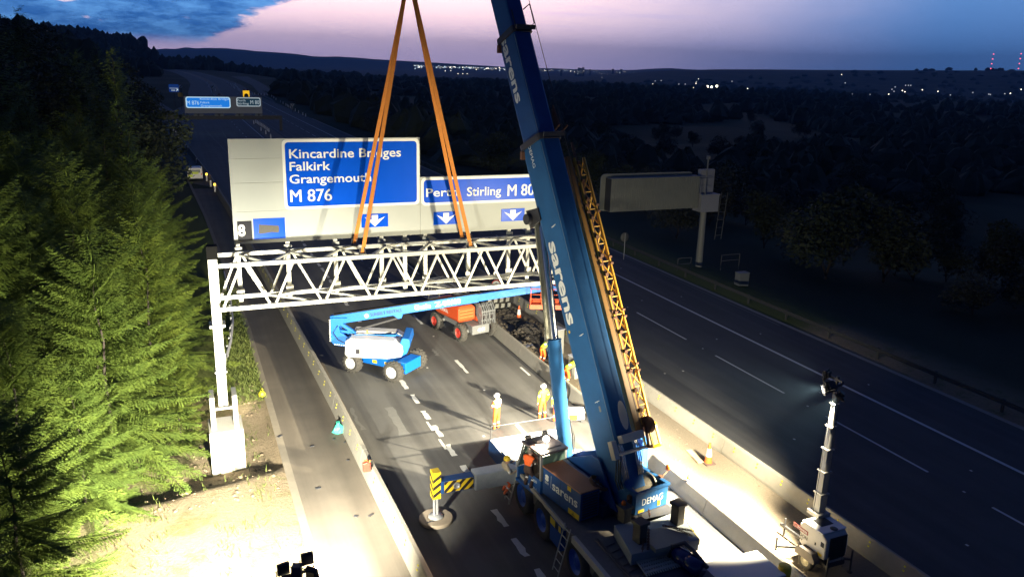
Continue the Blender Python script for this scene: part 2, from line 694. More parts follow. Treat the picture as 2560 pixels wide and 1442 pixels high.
xs = axis(-10, 40, .55, -2600, 9500)
ys = axis(12, 62, .45, -400, 9800)
gv = [(x, y, height(x, y)) for y in ys for x in xs]
nx = len(xs)
gf = [(j * nx + i, j * nx + i + 1, (j + 1) * nx + i + 1, (j + 1) * nx + i) for j in range(len(ys) - 1) for i in range(nx - 1)]
gm = bpy.data.materials.new('verge and fields')
gm.use_nodes = True
t = NT(gm.node_tree)
b = gm.node_tree.nodes['Principled BSDF']
oc = t.coord('Object')
sp = t.n.new('ShaderNodeSeparateXYZ')
t.l.new(oc, sp.inputs[0])
n1 = t.noise(oc, .7, 6, .7)
n2 = t.noise(oc, 6, 5, .7)
earth = t.mix(n2, (.16, .12, .075), (.36, .29, .19))
grass = t.mix(n2, (.050, .075, .016), (.15, .17, .045))
dirt = t.m('MULTIPLY', t.ss(sp.outputs[1], 37.5, 40.5, 1, 0), t.ss(sp.outputs[0], -7, -2))
dirt = t.m('MULTIPLY', dirt, t.ss(n1, .34, .50, .45, 1.0))
c = t.mix(dirt, grass, earth)
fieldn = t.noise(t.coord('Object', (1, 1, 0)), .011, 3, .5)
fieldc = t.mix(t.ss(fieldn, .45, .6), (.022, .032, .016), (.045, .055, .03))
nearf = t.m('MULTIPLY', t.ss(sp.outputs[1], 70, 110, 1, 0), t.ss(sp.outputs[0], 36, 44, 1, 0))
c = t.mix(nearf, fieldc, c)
t.put(b.inputs['Base Color'], c)
b.inputs['Roughness'].default_value = .95
b.inputs['Specular IOR Level'].default_value = .2
bn = t.n.new('ShaderNodeBump')
bn.inputs['Strength'].default_value = .9
bn.inputs['Distance'].default_value = .12
t.l.new(t.noise(oc, 9, 6, .75), bn.inputs['Height'])
t.l.new(bn.outputs[0], b.inputs['Normal'])
gme = bpy.data.meshes.new('ground')
gme.from_pydata(gv, [], gf)
gme.materials.append(gm)
gme.polygons.foreach_set('use_smooth', [True] * len(gf))
go = bpy.data.objects.new('ground', gme)
COL.objects.link(go)
go['kind'] = 'structure'

YS = [y for y in range(-40, 130, 5)] + [y for y in range(130, 1500, 14)]


def strip(name, fl, fr, z, m, y0=-40, y1=1450, kind='structure', ys_=None):
    mb = MB()
    Y = [y for y in (ys_ or YS) if y0 <= y <= y1]
    vs = []
    for y in Y:
        vs += [(fl(y), y, z), (fr(y), y, z)]
    mb.add(vs, [(2 * i, 2 * i + 1, 2 * i + 3, 2 * i + 2) for i in range(len(Y) - 1)])
    return solo(name, mb, m, (0, 0, 0), kind=kind)


strip('hard_shoulder', lambda y: lerp_table(LEFT, y), lambda y: lerp_table(LEFT, y) + 3.3, 0.0, ASPH2, y1=112)
strip('carriageway', lambda y: lerp_table(LEFT, y) + off(y) + (3.3 if y < 112 else 0), lambda y: 17.7 + off(y), 0.0, ASPH)
strip('central_reserve', lambda y: 17.7 + off(y), lambda y: 21.35 + off(y), 0.0, GRAVEL)
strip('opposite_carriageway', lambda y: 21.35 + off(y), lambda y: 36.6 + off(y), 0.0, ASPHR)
strip('kerb_edging', lambda y: lerp_table(LEFT, y) - .26, lambda y: lerp_table(LEFT, y) + .04, 0.012, mat('dirty kerb', (.20, .175, .135), .9, var=.3, scale=2), y1=120)
strip('verge_edging', lambda y: 36.5, lambda y: 36.85, 0.01, CONC, y1=250)
# slip roads in the distance
SR = [(330, 36.6, 36.7), (396, 37.5, 43), (480, 42.5, 50), (545, 46.5, 55), (650, 49.5, 60), (833, 51, 67)]
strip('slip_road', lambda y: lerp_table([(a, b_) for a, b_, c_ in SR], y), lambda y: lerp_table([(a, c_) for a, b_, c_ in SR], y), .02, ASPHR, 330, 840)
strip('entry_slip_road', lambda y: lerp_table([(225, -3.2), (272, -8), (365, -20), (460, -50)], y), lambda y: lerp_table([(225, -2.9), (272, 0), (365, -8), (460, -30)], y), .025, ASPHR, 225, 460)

ZL = .006
mk = MB()
rnd = random.Random(3)
# short diverge marks, one metre on and one metre off, worn and doubled
y = 18.0
while y < 130:
    x = 9.98 + off(y) + rnd.uniform(-.03, .03)
    if rnd.random() > (.12 if y < 46 else .3):
        L = 1.15 + rnd.uniform(-.15, .2)
        n = 5
        e = [rnd.uniform(-.045, .045) for _ in range(2 * n + 2)]
        vs = []
        for i in range(n + 1):
            yy = y + L * i / n
            vs += [(x - .11 + e[2 * i], yy, ZL), (x + .11 + e[2 * i + 1], yy, ZL)]
        mk.add(vs, [(2 * i, 2 * i + 1, 2 * i + 3, 2 * i + 2) for i in range(n)])
        if y < 32 and rnd.random() < .55:
            mk.add([(x - .24, y + .7, ZL), (x - .11, y + .7, ZL), (x - .12, y + 1.7, ZL), (x - .22, y + 1.75, ZL)], [(0, 1, 2, 3)])
    y += 1.95
solo('lane_marking', mk, LINE, (0, 0, 0), kind='structure')


def dashes(x, y0, y1, ln, period, wd, z=ZL, jag=.0, m=LINE):
    mb = MB()
    y = y0
    while y < y1:
        n = 6
        vs = []
        for i in range(n + 1):
            yy = y + ln * i / n
            o = off(yy)
            vs += [(x + o - wd / 2 + rnd.uniform(-jag, jag), yy, z), (x + o + wd / 2 + rnd.uniform(-jag, jag), yy, z)]
        mb.add(vs, [(2 * i, 2 * i + 1, 2 * i + 3, 2 * i + 2) for i in range(n)])
        y += period
    solo('lane_marking', mb, m, (0, 0, 0), kind='structure')


dashes(13.68, 29.6, 400, 2.1, 9.0, .17, jag=.03)
dashes(16.75, 37.2, 41, 1.3, 9.0, .12)
dashes(28.5, 3.6, 420, 6.0, 9.0, .13)
dashes(32.35, -20, 1000, 7.01, 7.0, .2)
dashes(22.0, 60, 1000, 7.01, 7.0, .12, m=LINEOLD)
dashes(17.0, 60, 1000, 7.01, 7.0, .13, m=LINE)
for xx, y0_ in ((25.2, 17), (28.5, 10.8), (30.4, 21), (13.68, 27), (11.8, 31), (24.0, 35), (33.8, 30)):
    dashes(xx, y0_, 140, .12, 9.0, .10)
dashes(36.2, 40, 320, 7.01, 7.0, .1, m=LINEOLD)
# merge hatching before the far gantry
hm = MB()
A0, A1, B1 = V((9.3, 118, ZL)), V((6.2, 200, ZL)), V((9.6, 200, ZL))
hm.bar(A0, A1, .16, .004)
hm.bar(A0, B1, .16, .004)
for i in range(3, 20):
    f = i / 20
    hm.bar(A0.lerp(A1, f), A0.lerp(B1, min(1, f + .03)), .2, .004)
solo('chevron_marking', hm, LINEOLD, (0, 0, 0), kind='structure')
# old scrubbed patches and scuffs
sm = MB()
for px, py, wd, ln in ((996, 1050, .55, 3.2), (894, 1045, .25, 2.6), (1090, 880, .3, 1.2)):
    p = G(px, py, ZL - .002)
    n = 7
    vs = []
    for i in range(n + 1):
        yy = p.y - ln / 2 + ln * i / n
        k = wd / 2 * (1 if i else 1.2)
        vs += [(p.x - k + rnd.uniform(-.09, .09), yy, ZL - .002), (p.x + k * .6 + rnd.uniform(-.12, .06), yy, ZL - .002)]
    sm.add(vs, [(2 * i, 2 * i + 1, 2 * i + 3, 2 * i + 2) for i in range(n)])
solo('scuffed_patch', sm, LINEOLD, (0, 0, 0), kind='structure')
# drain channel beside the central barrier
dr = MB()
dr.box((17.0, -20, -.01), (17.22, 400, .004))
solo('drain_channel', dr, STEELD, (0, 0, 0), kind='structure')

# ------------------------------------------------------------------ concrete barriers


def barrier_run(X, y0, y1, seg, wtop, wbase, h, label, group, face, near=70):
    y = y0
    k = 0
    while y < y1:
        a, b_ = y + .012, y + seg - .012
        xa, xb = X(a), X(b_)
        mb = MB()
        st = wbase / 2 + .01
        prof = [(-st, 0), (-st, .12), (-wbase / 2 * .86, .30), (-wtop / 2, h - .06), (-wtop / 2 + .04, h), (wtop / 2 - .04, h), (wtop / 2, h - .06), (wbase / 2 * .86, .30), (st, .12), (st, 0)]
        mb.loft([[V((xa + p, a, z)) for p, z in prof], [V((xb + p, b_, z)) for p, z in prof]])
        o = solo('concrete_barrier', mb, CONC, (xa, a, 0), label, 'barrier', group)
        if y < near:
            d = face
            for i in range(4):
                f = (i + .5) / 4
                for z in (h * .62, h * .82):
                    s_ = MB()
                    xw = wtop / 2 + (wbase / 2 * .86 - wtop / 2) * (h - .06 - z) / (h - .36)
                    s_.boxc((xa + (xb - xa) * f + d * (xw + .012), a + seg * f, z), (.03, .06, .05))
                    part('reflector', s_, YELP, o)
        y += seg
        k += 1


barrier_run(lambda y: lerp_table(LBAR, y), 12, 230, 6.0, .22, .48, .80, 'grey concrete barrier unit in the long line between hard shoulder and closed lanes', 'barrier units along the hard shoulder', -1, 62)
barrier_run(lambda y: 17.5 + off(y), 10, 130, 6.0, .17, .44, .72, 'concrete barrier unit in the line between closed lanes and central gravel', 'barrier units on the crane side of the central reserve', 1, 50)
barrier_run(lambda y: 21.3 + off(y), 8, 130, 6.0, .17, .44, .72, 'concrete barrier unit in the line between central gravel and the open dark carriageway', 'barrier units on the open side of the central reserve', -1, 50)

# ------------------------------------------------------------------ sign gantry being lifted
gan = thing('sign_gantry', 'white lattice gantry carrying the large motorway sign, held in orange slings', 'gantry', (0.95, 33.7, 0))
YF, YB, ZB, ZT = 33.0, 34.75, 6.43, 8.24
m_ = MB()
m_.box((.72, 33.4, 2.0), (1.10, 33.85, 8.42))
m_.box((.60, 33.3, 5.55), (1.22, 33.95, 5.68))
m_.box((.66, 33.35, 3.55), (1.16, 33.9, 3.63))
part('post', m_, STEELW, gan, bevel=.02)
m_ = MB()
m_.box((.70, 33.38, 8.421), (1.12, 33.87, 8.95))
part('post_cap', m_, mat('cap black', (.006, .006, .006), .9, spec=.1), gan)
m_ = MB()
for x0 in (.36, 1.26):
    m_.box((x0, 33.1, .9), (x0 + .2, 34.1, 2.6))
m_.box((.42, 33.15, 2.0), (1.40, 33.3, 2.1))
part('base_bracket', m_, STEELW, gan, bevel=.02)
m_ = MB()
m_.box((.25, 32.8, -.85), (1.62, 34.4, 1.15))
part('foundation', m_, CONCL, gan, bevel=.03)
XE = 17.35
for yy, zz in ((YF, ZT), (YF, ZB), (YB, ZT + .05), (YB, ZB)):
    m_ = MB()
    m_.bar((1.05 if zz < 7 or yy > 34 else 1.1, yy, zz), (XE, yy, zz), .17, .18)
    part('chord', m_, STEELW, gan, bevel=.012)
bot = [1.08, 3.12, 5.18, 7.27, 9.34, 11.4, 13.44, 15.48]
top = [2.02, 4.09, 6.2, 8.27, 10.32, 12.39, 14.48, 16.5]
for i, tx in enumerate(top):
    for bx in ([bot[i]] + ([bot[i + 1]] if i + 1 < len(bot) else [])):
        s_ = .12 if bx > tx else -.12
        m_ = MB()
        m_.bar((bx - s_, YF, ZB + .1), (tx + s_, YF, ZT - .1), .095, .095, (0, 1, 0))
        part('brace', m_, STEELW, gan)
        m_ = MB()
        m_.bar((bx - s_, YB, ZB + .1), (tx + s_, YB, ZT - .05), .09, .09, (0, 1, 0))
        part('brace', m_, STEELW, gan)
for i, tx in enumerate(top):
    for e in (-1.03, 1.03):
        if 1.0 < tx + e < XE:
            m_ = MB()
            m_.bar((tx, YB - .1, ZT), (tx + e, YF + .1, ZT - .02), .11, .09)
            part('brace', m_, STEELW, gan)
for i, bx in enumerate(bot[1:]):
    m_ = MB()
    m_.bar((bx + .05, YB - .1, ZB - .02), (bx + 2.0, YF + .1, ZB - .02), .10, .09)
    part('brace', m_, STEELW, gan)
for x in (1.99, 4.04, 6.09, 8.16, 9.25, 10.22, 12.34, 14.39, 15.4):
    m_ = MB()
    m_.bar((x, 35.02, ZB - .3), (x, 35.02, 12.4 if x < 9.7 else 10.9), .17, .16, (0, 1, 0))
    m_.box((x - .16, 34.86, ZB - .08), (x + .16, 34.92, ZB + .3))
    m_.box((x - .16, 34.87, ZT - .05), (x + .16, 34.92, ZT + .3))
    part('upright', m_, STEELW, gan)
FY = 34.80
XS = (1.86, 9.93, 16.9)
ZS = 8.68


def SP(px, py):
    p = atY(px, py, FY)
    return p.x, p.z


m_ = MB()
hs = [ZS, 10.05, 11.25, 12.25, 13.06]
for z0, z1 in zip(hs, hs[1:]):
    m_.box((XS[0], FY, z0 + .003), (XS[1], FY + .09, z1 - .003))
bl = part('sign_board', m_, SIGNG, gan, bevel=.004)
m_ = MB()
m_.box((XS[1] + .01, FY, ZS + .003), (XS[2], FY + .09, 10.05 - .003))
m_.box((XS[1] + .01, FY, 10.05 + .003), (XS[2], FY + .09, 11.30))
br = part('sign_board', m_, SIGNG, gan, bevel=.004)
X_, Z_ = V((1, 0, 0)), V((0, 0, 1))


def panel(board, x0, z0, x1, z1, rad=.16, bw=.12, mb_=SIGNB, mw=SIGNW, name='sign_panel', yf=None):
    yf = FY if yf is None else yf
    m1 = MB()
    m1.prism(rrect(x1 - x0, z1 - z0, rad), (x0, yf - .001, z0), X_, Z_, (0, -.014, 0))
    p_ = part(name, m1, mw, board)
    m2 = MB()
    m2.prism(rrect(x1 - x0 - 2 * bw, z1 - z0 - 2 * bw, max(.01, rad - bw * .5)), (x0 + bw, yf - .0151, z0 + bw), X_, Z_, (0, -.006, 0))
    part('panel_face', m2, mb_, board)
    return p_


panel(bl, 3.98, 10.06, 9.90, 13.02, .2, .12)
panel(br, 9.98, 10.0, 16.5, 11.27, .2, .12)


def sign_text(board, s, px0, px1, py, pyc, off=.012, m=SIGNW, yo=0.0):
    a = SP(px0, py)
    b_ = SP(px1, py)
    c_ = SP(px0, pyc)
    text('lettering', s, m, board, (a[0], FY - .0215 - yo, a[1]), X_, Z_, c_[1] - a[1], b_[0] - a[0], off)


sign_text(bl, 'Kincardine Bridges', 723, 1002, 396, 373)
sign_text(bl, 'Falkirk', 724, 826, 427, 405)
sign_text(bl, 'Grangemouth', 724, 928, 459, 437)
sign_text(bl, 'M 876', 726, 829, 505, 474, 0.0)
sign_text(bl, 'M 876', 727.2, 830.2, 505, 474, 0.0, yo=.002)
sign_text(br, 'Perth', 1065, 1144, 492, 471)
sign_text(br, 'Stirling', 1167, 1252, 490, 468)
sign_text(br, 'M 80', 1268, 1333, 490, 461, 0.0)
sign_text(br, 'M 80', 1269.2, 1334.2, 490, 461, 0.0, yo=.002)
a, b2 = SP(588, 600), SP(622, 550)
panel(bl, 2.02, 8.82, 2.60, 9.66, .02, .012, SIGNK, SIGNK)
sign_text(bl, '8', 596, 614, 590, 562, .03)
x0, z0 = SP(625, 599)
x1, z1 = SP(700, 547)
panel(bl, 2.66, 8.84, 3.96, 9.74, .02, .02, SIGNB, SIGNB)
m_ = MB()
m_.prism([(0, .04), (.08, 0), (.55, .05), (.82, .02), (.86, .16), (.84, .32), (.5, .36), (.12, .40), (.04, .42), (.03, .2)], (2.85, FY - .0215, 9.08), X_, Z_, (0, -.003, 0))
part('scraped_patch', m_, mat('scraped metal', (.09, .085, .07), .8, 0, var=.35, scale=14), bl)
for bd, px, py in ((bl, 937, 551), (br, 1115, 545), (br, 1282, 537)):
    x, z = SP(px, py)
    panel(bd, x - .60, z - .30, x + .60, z + .30, .01, .012, SIGNB, SIGNB, 'lane_arrow_plate')
    m_ = MB()
    m_.prism([(-.14, .24), (.14, .24), (.14, .03), (.46, .16), (0, -.27), (-.46, .16), (-.14, .03)], (x, FY - .0215, z), X_, Z_, (0, -.003, 0))
    part('lane_arrow', m_, SIGNW, bd)

# slings up to the hook outside the picture
APEX = V((9.24, 33.85, 19.25))
for lbl, pa, pb in (('left pair of orange webbing slings hooked to the gantry', (atY(886, 617, YB).x, YB, ZT + .2), (atY(906, 622, YF).x, YF, ZT + .15)), ('right pair of orange webbing slings hooked to the gantry', (atY(1155, 597, YB).x, YB, ZT + .2), (atY(1177, 606, YF).x, YF, ZT + .15))):
    sl = thing('lifting_sling', lbl, 'sling', pa, 'slings carrying the gantry')
    for k, p in enumerate((pa, pb)):
        p = V(p)
        m_ = MB()
        a_ = APEX + V((-.10 + .2 * (p.x > 9) + .0, 0, .12 * k))
        pts = [p.lerp(a_, f / 16) + V((0, 0, -.05 * math.sin(math.pi * f / 16))) for f in range(17)]
        for e in (-.045, .045):
            for i in range(16):
                wob = .012 * math.sin(i * 2.3 + k)
                w0 = .085 + .01 * math.sin(i * 3.1)
                m_.bar(pts[i] + V((e + wob * 0, e * .3, 0)), pts[i + 1] + V((e, e * .3, 0)), w0, .035, (0, 1, 0))
        part('strap', m_, SLING, sl)
        m_ = MB()
        m_.pipe([p + V((-.09, 0, .25)), p + V((-.11, 0, .05)), p + V((-.06, 0, -.12)), p + V((.06, 0, -.12)), p + V((.11, 0, .05)), p + V((.09, 0, .25))], .03)
        m_.box((p.x - .14, p.y - .13, ZT + .1), (p.x + .14, p.y + .13, ZT + .17))
        part('shackle', m_, STEELD, sl)

# ------------------------------------------------------------------ mobile crane
cr = thing('mobile_crane', 'large blue telescopic mobile crane with raised boom and yellow jib stowed along its side', 'crane', (12.5, 21.5, 0))
XL, XR, DZ = 10.95, 14.0, 1.5
m_ = MB()
m_.box((XL + .1, 12.5, .75), (XR - .1, 25.9, 1.40))
m_.box((XL, 12.5, 1.40), (XR, 20.9, DZ))
m_.box((XL, 20.9, 1.38), (XR, 25.9, DZ - .02))
ca = part('carrier', m_, [mat('deck grip grey', (.18, .16, .135), .85, var=.3, scale=6, bump=.4, bscale=60)], cr, bevel=.02)
m_ = MB()
m_.box((XL - .06, 20.95, 1.36), (XL + .02, 25.9, DZ + .02))
m_.box((XL - .10, 12.5, 1.30), (XL + .05, 20.35, DZ + .03))
part('deck_edge', m_, mat('deck edge cream', (.46, .42, .34), .6, var=.2, scale=6), ca)
m_ = MB()
m_.box((XL, 25.95, .62), (XR, 28.25, 1.28))
m_.box((XL, 25.95, 1.28), (XL + 1.0, 26.8, 1.42))
fr_ = part('front_body', m_, CRBLUE, cr, bevel=.03)
m_ = MB()
m_.box((XL + .03, 26.85, 1.283), (XR - .03, 28.2, 1.31))
m_.box((XL + .03, 25.98, 1.423), (XL + .97, 26.77, 1.45))
part('deck_plate', m_, WHITE, fr_)
m_ = MB()
for p, q_ in (((XL + .05, 28.15, 1.3), (XL + .05, 28.15, 1.9)), ((XR - .05, 28.15, 1.3), (XR - .05, 28.15, 1.9)), ((XL + .05, 28.15, 1.9), (XR - .05, 28.15, 1.9)), ((XL + .05, 26.9, 1.3), (XL + .05, 26.9, 1.85)), ((XL + .05, 26.9, 1.85), (XL + 1.1, 26.9, 1.85))):
    m_.tube(p, q_, .022, n=6)
part('handrail', m_, STEELD, fr_)
m_ = MB()
m_.box((XL - .08, 21.15, .45), (XL + .12, 22.0, 1.36))
sk = part('side_locker', m_, mat('locker blue', (.010, .07, .28), .45, var=.15, scale=4), cr, bevel=.015)
part('sticker', MB().box((XL - .085, 21.62, 1.08), (XL - .079, 22.0, 1.34)), HYEL, sk)
part('sticker', MB().box((XL - .085, 21.18, 1.12), (XL - .079, 21.34, 1.34)), HYEL, sk)
m_ = MB()
m_.box((XL - .087, 21.40, 1.10), (XL - .079, 21.60, 1.34))
part('sticker', m_, HBLK, sk)


def wheel(name, c, ax, r, wd, hub_m, parent, hub_r=.5, tm=TYRE, lugs=0, flare=.9):
    """tyre with its hub; ax points outwards"""
    c, ax = V(c), V(ax).normalized()
    h = wd / 2
    m = MB()
    m.lathe([(r * .58, -h), (r * .86, -h), (r * .97, -h * .8), (r, -h * .35), (r, h * .35), (r * .97, h * .8), (r * .86, h), (r * .58, h), (r * .55, h * .7)], c, ax, 28)
    if lugs:
        u = V((0, 0, 1)).cross(ax).normalized()
        k = ax.cross(u)
        for i in range(lugs):
            for sgn in (-1, 1):
                a = 2 * math.pi * (i + (.5 if sgn > 0 else 0)) / lugs
                d = u * math.cos(a) + k * math.sin(a)
                a2 = a + .22
                d2 = u * math.cos(a2) + k * math.sin(a2)
                m.bar(c + d * (r + .012) + ax * sgn * .02, c + d2 * (r * .985) + ax * sgn * h * .93, r * .11, r * .09, d)
    ty = part(name, m, tm, parent)
    m = MB()
    m.lathe([(r * .585, h * .98), (r * .56, h * .93), (r * .50, h * .55), (r * .30, h * .40), (r * .22, h * .75), (r * .12, h * .8), (.001, h * .8)], c, ax, 24)
    for i in range(8):
        a = 2 * math.pi * i / 8
        u = V((0, 0, 1)).cross(ax).normalized()
        k = ax.cross(u)
        p = c + (u * math.cos(a) + k * math.sin(a)) * r * .38 + ax * h * .45
        m.tube(p, p + ax * .05, r * .035, n=6)
    part('wheel_rim', m, hub_m, ty)
    return ty


HUBB = mat('hub blue', (.010, .085, .42), .5, var=.15, scale=8)
for y in (24.55, 22.75, 20.1, 18.3):
    wheel('wheel', (XL + .16, y, .73), (-1, 0, 0), .73, .48, HUBB, cr)
    wheel('wheel', (XR - .16, y, .73), (1, 0, 0), .73, .48, HUBB, cr)


def ladder(p0, p1, wdir, wd, n, m, parent, r=.022):
    p0, p1, wv = V(p0), V(p1), V(wdir).normalized() * wd
    mb = MB()
    mb.tube(p0, p1, r, n=6)
    mb.tube(p0 + wv, p1 + wv, r, n=6)
    for i in range(n):
        f = (i + .5) / n
        mb.tube(p0.lerp(p1, f), p0.lerp(p1, f) + wv, r * .85, n=6)
    return part('ladder', mb, m, parent)


ladder((10.55, 24.95, .2), (10.82, 24.75, 1.75), (0, 1, 0), .42, 5, STEELW, cr, .028)
ladder((10.42, 20.35, .12), (10.86, 20.45, 1.72), (0, 1, 0), .42, 6, STEELW, cr, .02)

# outriggers
CHEV = []


def chevrons(mb, x0, x1, y, z0, z1, step, k0, k1, ny=-1):
    """diagonal stripes as thin plates on a face looking along -Y"""
    h = z1 - z0
    mb.mat(k0)
    mb.box((x0, y - .006, z0), (x1, y, z1))
    mb.mat(k1)
    x = x0 - h
    while x < x1:
        P = [(x, z0), (x + step * .5, z0), (x + step * .5 + h, z1), (x + h, z1)]
        P = [(min(max(px, x0), x1), min(max(pz, z0), z1)) for px, pz in P]
        # clip the slanted edges properly
        Q = []
        for i in range(8):
            f = i / 7
            Q.append((x + h * f, z0 + h * f))
        S = [(min(max(a, x0), x1), b_) for a, b_ in Q if x0 - .001 <= a + step * .5 and a <= x1 + .001]
        if len(S) > 1:
            vs, fs = [], []
            for a, b_ in S:
                ao = [c for c in Q if abs(c[1] - b_) < 1e-6][0][0]
                vs += [(min(max(ao, x0), x1), y - .009, b_), (min(max(ao + step * .5, x0), x1), y - .009, b_)]
            fs = [(2 * i, 2 * i + 1, 2 * i + 3, 2 * i + 2) for i in range(len(S) - 1)]
            mb.add(vs, fs)
        x += step
    mb.mat(0)


m_ = MB()
m_.box((9.15, 24.86, 1.06), (11.0, 25.42, 1.72))
ob = part('outrigger_beam', m_, mat('worn silver blue paint', (.30, .36, .40), .35, .35, col2=(.55, .58, .6), var=.1, scale=3), cr, bevel=.05)
m_ = MB()
m_.box((7.85, 24.95, 1.14), (9.14, 25.35, 1.64))
part('outrigger_arm', m_, CRBLUE, cr, bevel=.02)
m_ = MB()
chevrons(m_, 7.98, 9.1, 24.948, 1.17, 1.61, .34, 0, 1)
part('hazard_panel', m_, [HYEL, HBLK], cr)
m_ = MB()
m_.lathe([(.001, .0), (.13, 0), (.13, .05), (.10, .05), (.10, .02), (.001, .02)], (8.45, 24.94, 1.40), (0, -1, 0), 16)
part('lock_ring', m_, STEELG, cr)
m_ = MB()
m_.box((7.56, 24.97, .95), (7.86, 25.33, 2.02))
m_.k = 1
for z in (1.0, 1.3, 1.6):
    m_.add([(7.56, 24.962, z), (7.86, 24.962, z + .2), (7.86, 24.962, z + .34), (7.56, 24.962, z + .14)], [(0, 1, 2, 3)])
    m_.add([(7.552, 25.33, z + .2), (7.552, 24.97, z), (7.552, 24.97, z + .14), (7.552, 25.33, z + .34)], [(0, 1, 2, 3)])
jk = part('jack', m_, [HYEL, HBLK], cr)
m_ = MB()
m_.tube((7.66, 25.15, .2), (7.66, 25.15, .96), .05)
m_.tube((7.78, 25.15, .2), (7.78, 25.15, .96), .05)
m_.lathe([(.28, 0), (.28, .04), (.1, .1), (.001, .1)], (7.72, 25.15, .145), (0, 0, 1), 16)
part('jack_foot', m_, STEELG, jk)
m_ = MB()
m_.lathe([(.001, 0), (.62, 0), (.63, .02), (.63, .11), (.60, .14), (.34, .14), (.33, .125), (.001, .125)], (7.72, 25.12, .006), (0, 0, 1), 40, False)
m_.k = 1
m_.boxc((7.55, 24.9, .15), (.5, .05, .03), Matrix.Rotation(.2, 3, 'Z'))
m_.boxc((7.8, 25.35, .15), (.42, .05, .03), Matrix.Rotation(-.15, 3, 'Z'))
solo('outrigger_mat', m_, [mat('dusty steel mat', (.26, .215, .16), .85, var=.25, scale=4), STEELD], (7.72, 25.12, 0), 'round dusty steel mat on the road under the extended crane outrigger', 'outrigger mat')
m_ = MB()
m_.box((13.98, 16.5, .80), (16.35, 17.9, 1.30))
part('outrigger_beam', m_, WHITE, cr, bevel=.015)
m_ = MB()
chevrons(m_, 14.2, 16.33, 16.497, .82, 1.26, .5, 0, 1)
part('hazard_panel', m_, [mat('hazard white', (.62, .55, .5), .6), HRED], cr)
m_ = MB()
m_.lathe([(.001, .62), (.19, .62), (.2, .58), (.2, 0), (.14, 0), (.14, -.8)], (16.5, 16.75, .8), (0, 0, 1), 18)
m_.lathe([(.3, 0), (.3, .04), (.1, .08)], (16.5, 16.75, .006), (0, 0, 1), 18)
part('jack', m_, HYEL, cr)
m_ = MB()
m_.box((13.98, 24.9, 1.0), (16.4, 25.4, 1.6))
m_.box((16.3, 24.95, .1), (16.6, 25.35, 1.9))
part('outrigger_beam', m_, CRBLUE, cr)

# slewing superstructure
SAZ = R(10.5)
FS = Matrix.Translation((12.6, 22.0, 0)) @ Matrix.Rotation(SAZ, 4, 'Z')
sx, sy = (FS.to_3x3() @ V((1, 0, 0))), (FS.to_3x3() @ V((0, 1, 0)))
m_ = MB(FS)
m_.box((-.5, -1.0, 1.52), (1.5, 2.6, 2.0))
m_.tube((.4, .6, 1.3), (.4, .6, 1.6), .95, n=28)
part('turntable', m_, mat('deep blue paint', (.012, .030, .085), .5, var=.25, scale=4), cr, bevel=.02)
m_ = MB(FS)
for x in (-.22, .88):
    m_.prism([(-1.4, 1.9), (-.3, 3.35), (.15, 3.3), (2.2, 2.25), (2.6, 1.95)], (x, 0, 0), (0, 1, 0), (0, 0, 1), (.07, 0, 0))
part('boom_bracket', m_, CRBLUE, cr, bevel=.01)
m_ = MB(FS)
m_.bar((-.42, -.7, 2.45), (-.30, 2.3, 2.52), .16, .22)
part('side_rail', m_, mat('worn grey paint', (.27, .29, .32), .5, var=.2, scale=5), cr, bevel=.01)
m_ = MB(FS)
m_.box((-1.33, -.82, 1.58), (-.52, 1.36, 2.62))
eh = part('engine_housing', m_, CRBLUE, cr, bevel=.025)
m_ = MB(FS)
m_.box((-1.36, -.85, 2.622), (-.50, 1.38, 2.66))
part('housing_lid', m_, TAN, eh)
m_ = MB(FS)
for i in range(9):
    m_.box((-1.25, -.845, 1.68 + i * .1), (-.6, -.822, 1.73 + i * .1))
part('louvre', m_, STEELD, eh)
LX = -1.332


def FSP(x, y, z):
    return FS @ V((x, y, z))


text('lettering', 'sarens', SIGNW, eh, FSP(LX, .78, 2.02), -sy, V((0, 0, 1)), .34, 1.45, .02, sx=1.2)
text('lettering', 's', SIGNW, eh, FSP(LX, 1.22, 2.20), -sy, V((0, 0, 1)), .30, .22, .05)
text('lettering', 'ooo', SIGNW, eh, FSP(LX, 1.22, 2.06), -sy, V((0, 0, 1)), .13, .22, .01)
m_ = MB(FS)
m_.box((LX - .004, .86, 2.02), (LX, .87, 2.48))
part('lettering', m_, SIGNW, eh)
part('warning_label', MB(FS).box((LX - .005, -.78, 1.60), (LX, -.18, 1.80)), HYEL, eh)
part('warning_label', MB(FS).box((LX - .005, -.28, 2.42), (LX, -.08, 2.58)), HYEL, eh)
m_ = MB(FS)
m_.box((LX - .0085, -.48, 1.66), (LX - .0052, -.45, 1.76))
m_.box((LX - .0085, -.55, 1.65), (LX - .0052, -.37, 1.665))
m_.box((LX - .008, .298, 1.62), (LX - .003, .304, 2.58))
part('label_mark', m_, HBLK, eh)

